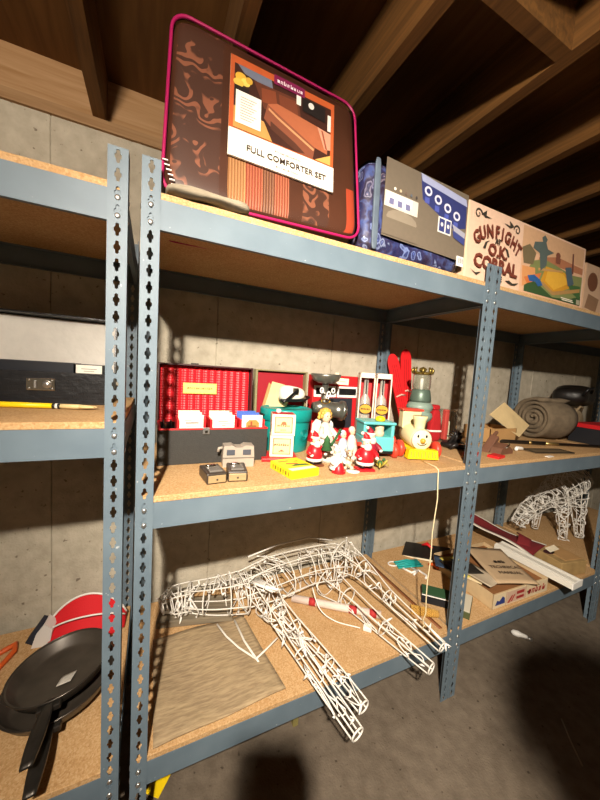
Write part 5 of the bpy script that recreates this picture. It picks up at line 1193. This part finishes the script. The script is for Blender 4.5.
SKINP = mat('person_skin', '#c99a7c', .55); JUMPER = mat('dark_jumper', '#2c2e36', .9, bump=.4, bscale=200); JEANS = mat('blue_jeans', '#2f3c55', .9); HAIRP = mat('brown_hair', '#3a2818', .7, bump=.6, bscale=150)
def arm(s): return [(s*.17, .0, 1.39), (s*.23, .02, 1.28), (s*.22, .13, 1.14), (hc[0]+s*.075, hc[1]-.06, hc[2]-.05), (hc[0]+s*.045, hc[1]-.015, hc[2]+.01)]
body = [[(pel, (.12, .09)), (waist, (.115, .085)), (chest, (.16, .11)), ((0, .01, 1.40), (.12, .08)), (neck, .055), (hd0, .075), ((0, .05, 1.60), (.078, .095)), (hd1, (.07, .088)), ((0, .045, 1.70), .05)]]
for s in (-1, 1):
    A_ = arm(s); body.append([(chest, (.16, .11)), (A_[0], .062), (A_[1], .05), (A_[2], .043), (A_[3], .032), (A_[4], .03)])
    body.append([(pel, (.12, .09)), ((s*.08, 0, .84), .08), ((s*.095, .0, .50), .058), ((s*.095, -.01, .28), .052), ((s*.095, -.02, .08), .037), ((s*.10, .08, .035), .035), ((s*.10, .15, .03), .028)])
bo_ = skin_mesh('body', body, SKINP, pr)
for s in (-1, 1):
    w_ = Vector(arm(s)[4]); ch_ = []
    for k in range(4):
        b0 = w_+Vector((-s*.0, .012, -.022+.019*k)); ch_ = [(tuple(b0), .0095), (tuple(b0+Vector((-s*.016, .026, .002))), .009), (tuple(b0+Vector((-s*.036, .028, .003))), .0082), (tuple(b0+Vector((-s*.052-(s*.004*(k in (1, 2))), .018, .003))), .007)]
        skin_mesh('finger', [ch_], SKINP, bo_, 1)
    b0 = w_+Vector((0, -.008, .01)); skin_mesh('thumb', [[(tuple(b0), .012), (tuple(b0+Vector((-s*.012, -.018, .02))), .0105), (tuple(b0+Vector((-s*.03, -.02, .03))), .0085)]], SKINP, bo_, 1)
sh = [[((0, 0, .76), (.17, .13)), ((0, 0, .90), (.17, .13)), ((0, 0, 1.08), (.155, .118)), ((0, .01, 1.30), (.178, .128)), ((0, .012, 1.41), (.135, .094)), ((0, .018, 1.44), .07)]]
for s in (-1, 1):
    A_ = arm(s); sh.append([((0, .01, 1.30), (.178, .128)), (A_[0], .076), (A_[1], .064), (A_[2], .057), (A_[3], .042)])
skin_mesh('jumper', sh, JUMPER, pr)
jn = [[((0, 0, 1.04), (.158, .118)), ((0, 0, .86), (.16, .12))]]
for s in (-1, 1): jn.append([((0, 0, .86), (.16, .12)), ((s*.092, 0, .78), .10), ((s*.095, 0, .50), .074), ((s*.095, -.01, .28), .066), ((s*.095, -.02, .09), .062), ((s*.095, -.01, .045), .06)])
skin_mesh('jeans', jn, JEANS, pr)
for s in (-1, 1): MB().rbox((s*.10, .06, .04), (.10, .28, .08), 3.5, 8, fn=lambda p: (p[0], p[1], p[2]*(1-.25*p[1]))).build('shoe', BLACK, pr)
mb = MB(); mb.ell((0, .035, 1.665), (.088, .108, .085), 18, 12); mb.ell((0, -.03, 1.60), (.08, .06, .10), 14, 10)
random.seed(4)
for k in range(22):
    a = 2*PI*k/22; q = Vector((.085*math.cos(a), .035+.10*math.sin(a), 1.69)); mb.tube([q, q+Vector((.022*math.cos(a), .02*math.sin(a), .004)), q+Vector((.030*math.cos(a)+random.uniform(-.015, .015), .03*math.sin(a), -.03+random.uniform(-.02, .02)))], [.02, .014, .004], 6)
mb.build('hair', HAIRP, pr)
MB().ell((0, .148, 1.585), (.013, .018, .020), 10, 8).build('nose', SKINP, bo_); MB().ell((-.085, .035, 1.595), (.012, .02, .032), 10, 8).build('ear', SKINP, bo_); MB().ell((.085, .035, 1.595), (.012, .02, .032), 10, 8).build('ear', SKINP, bo_)
mb = MB(); mb.ell((-.032, .132, 1.615), (.012, .008, .007), 8, 6); mb.ell((.032, .132, 1.615), (.012, .008, .007), 8, 6); mb.build('eyes', BLACK, bo_); MB().ell((0, .136, 1.540), (.024, .007, .007), 10, 6).build('mouth', mat('lips', '#a8665a', .5), bo_)
pho = thing('phone', 'dark phone held up in both hands of the person', 'phone', (0, 0, 0))
pho.matrix_world = Matrix(((_r2.x, _u2.x, -_f.x, ph_c.x), (_r2.y, _u2.y, -_f.y, ph_c.y), (_r2.z, _u2.z, -_f.z, ph_c.z-.05), (0, 0, 0, 1)))
MB().chbox((0, 0, 0), (.076, .158, .009), .003).build('phone_body', BLACK, pho); MB().chbox((0, 0, .0048), (.070, .150, .001), .0003).build('screen', mat('phone_screen', '#0c0d10', .1), pho)
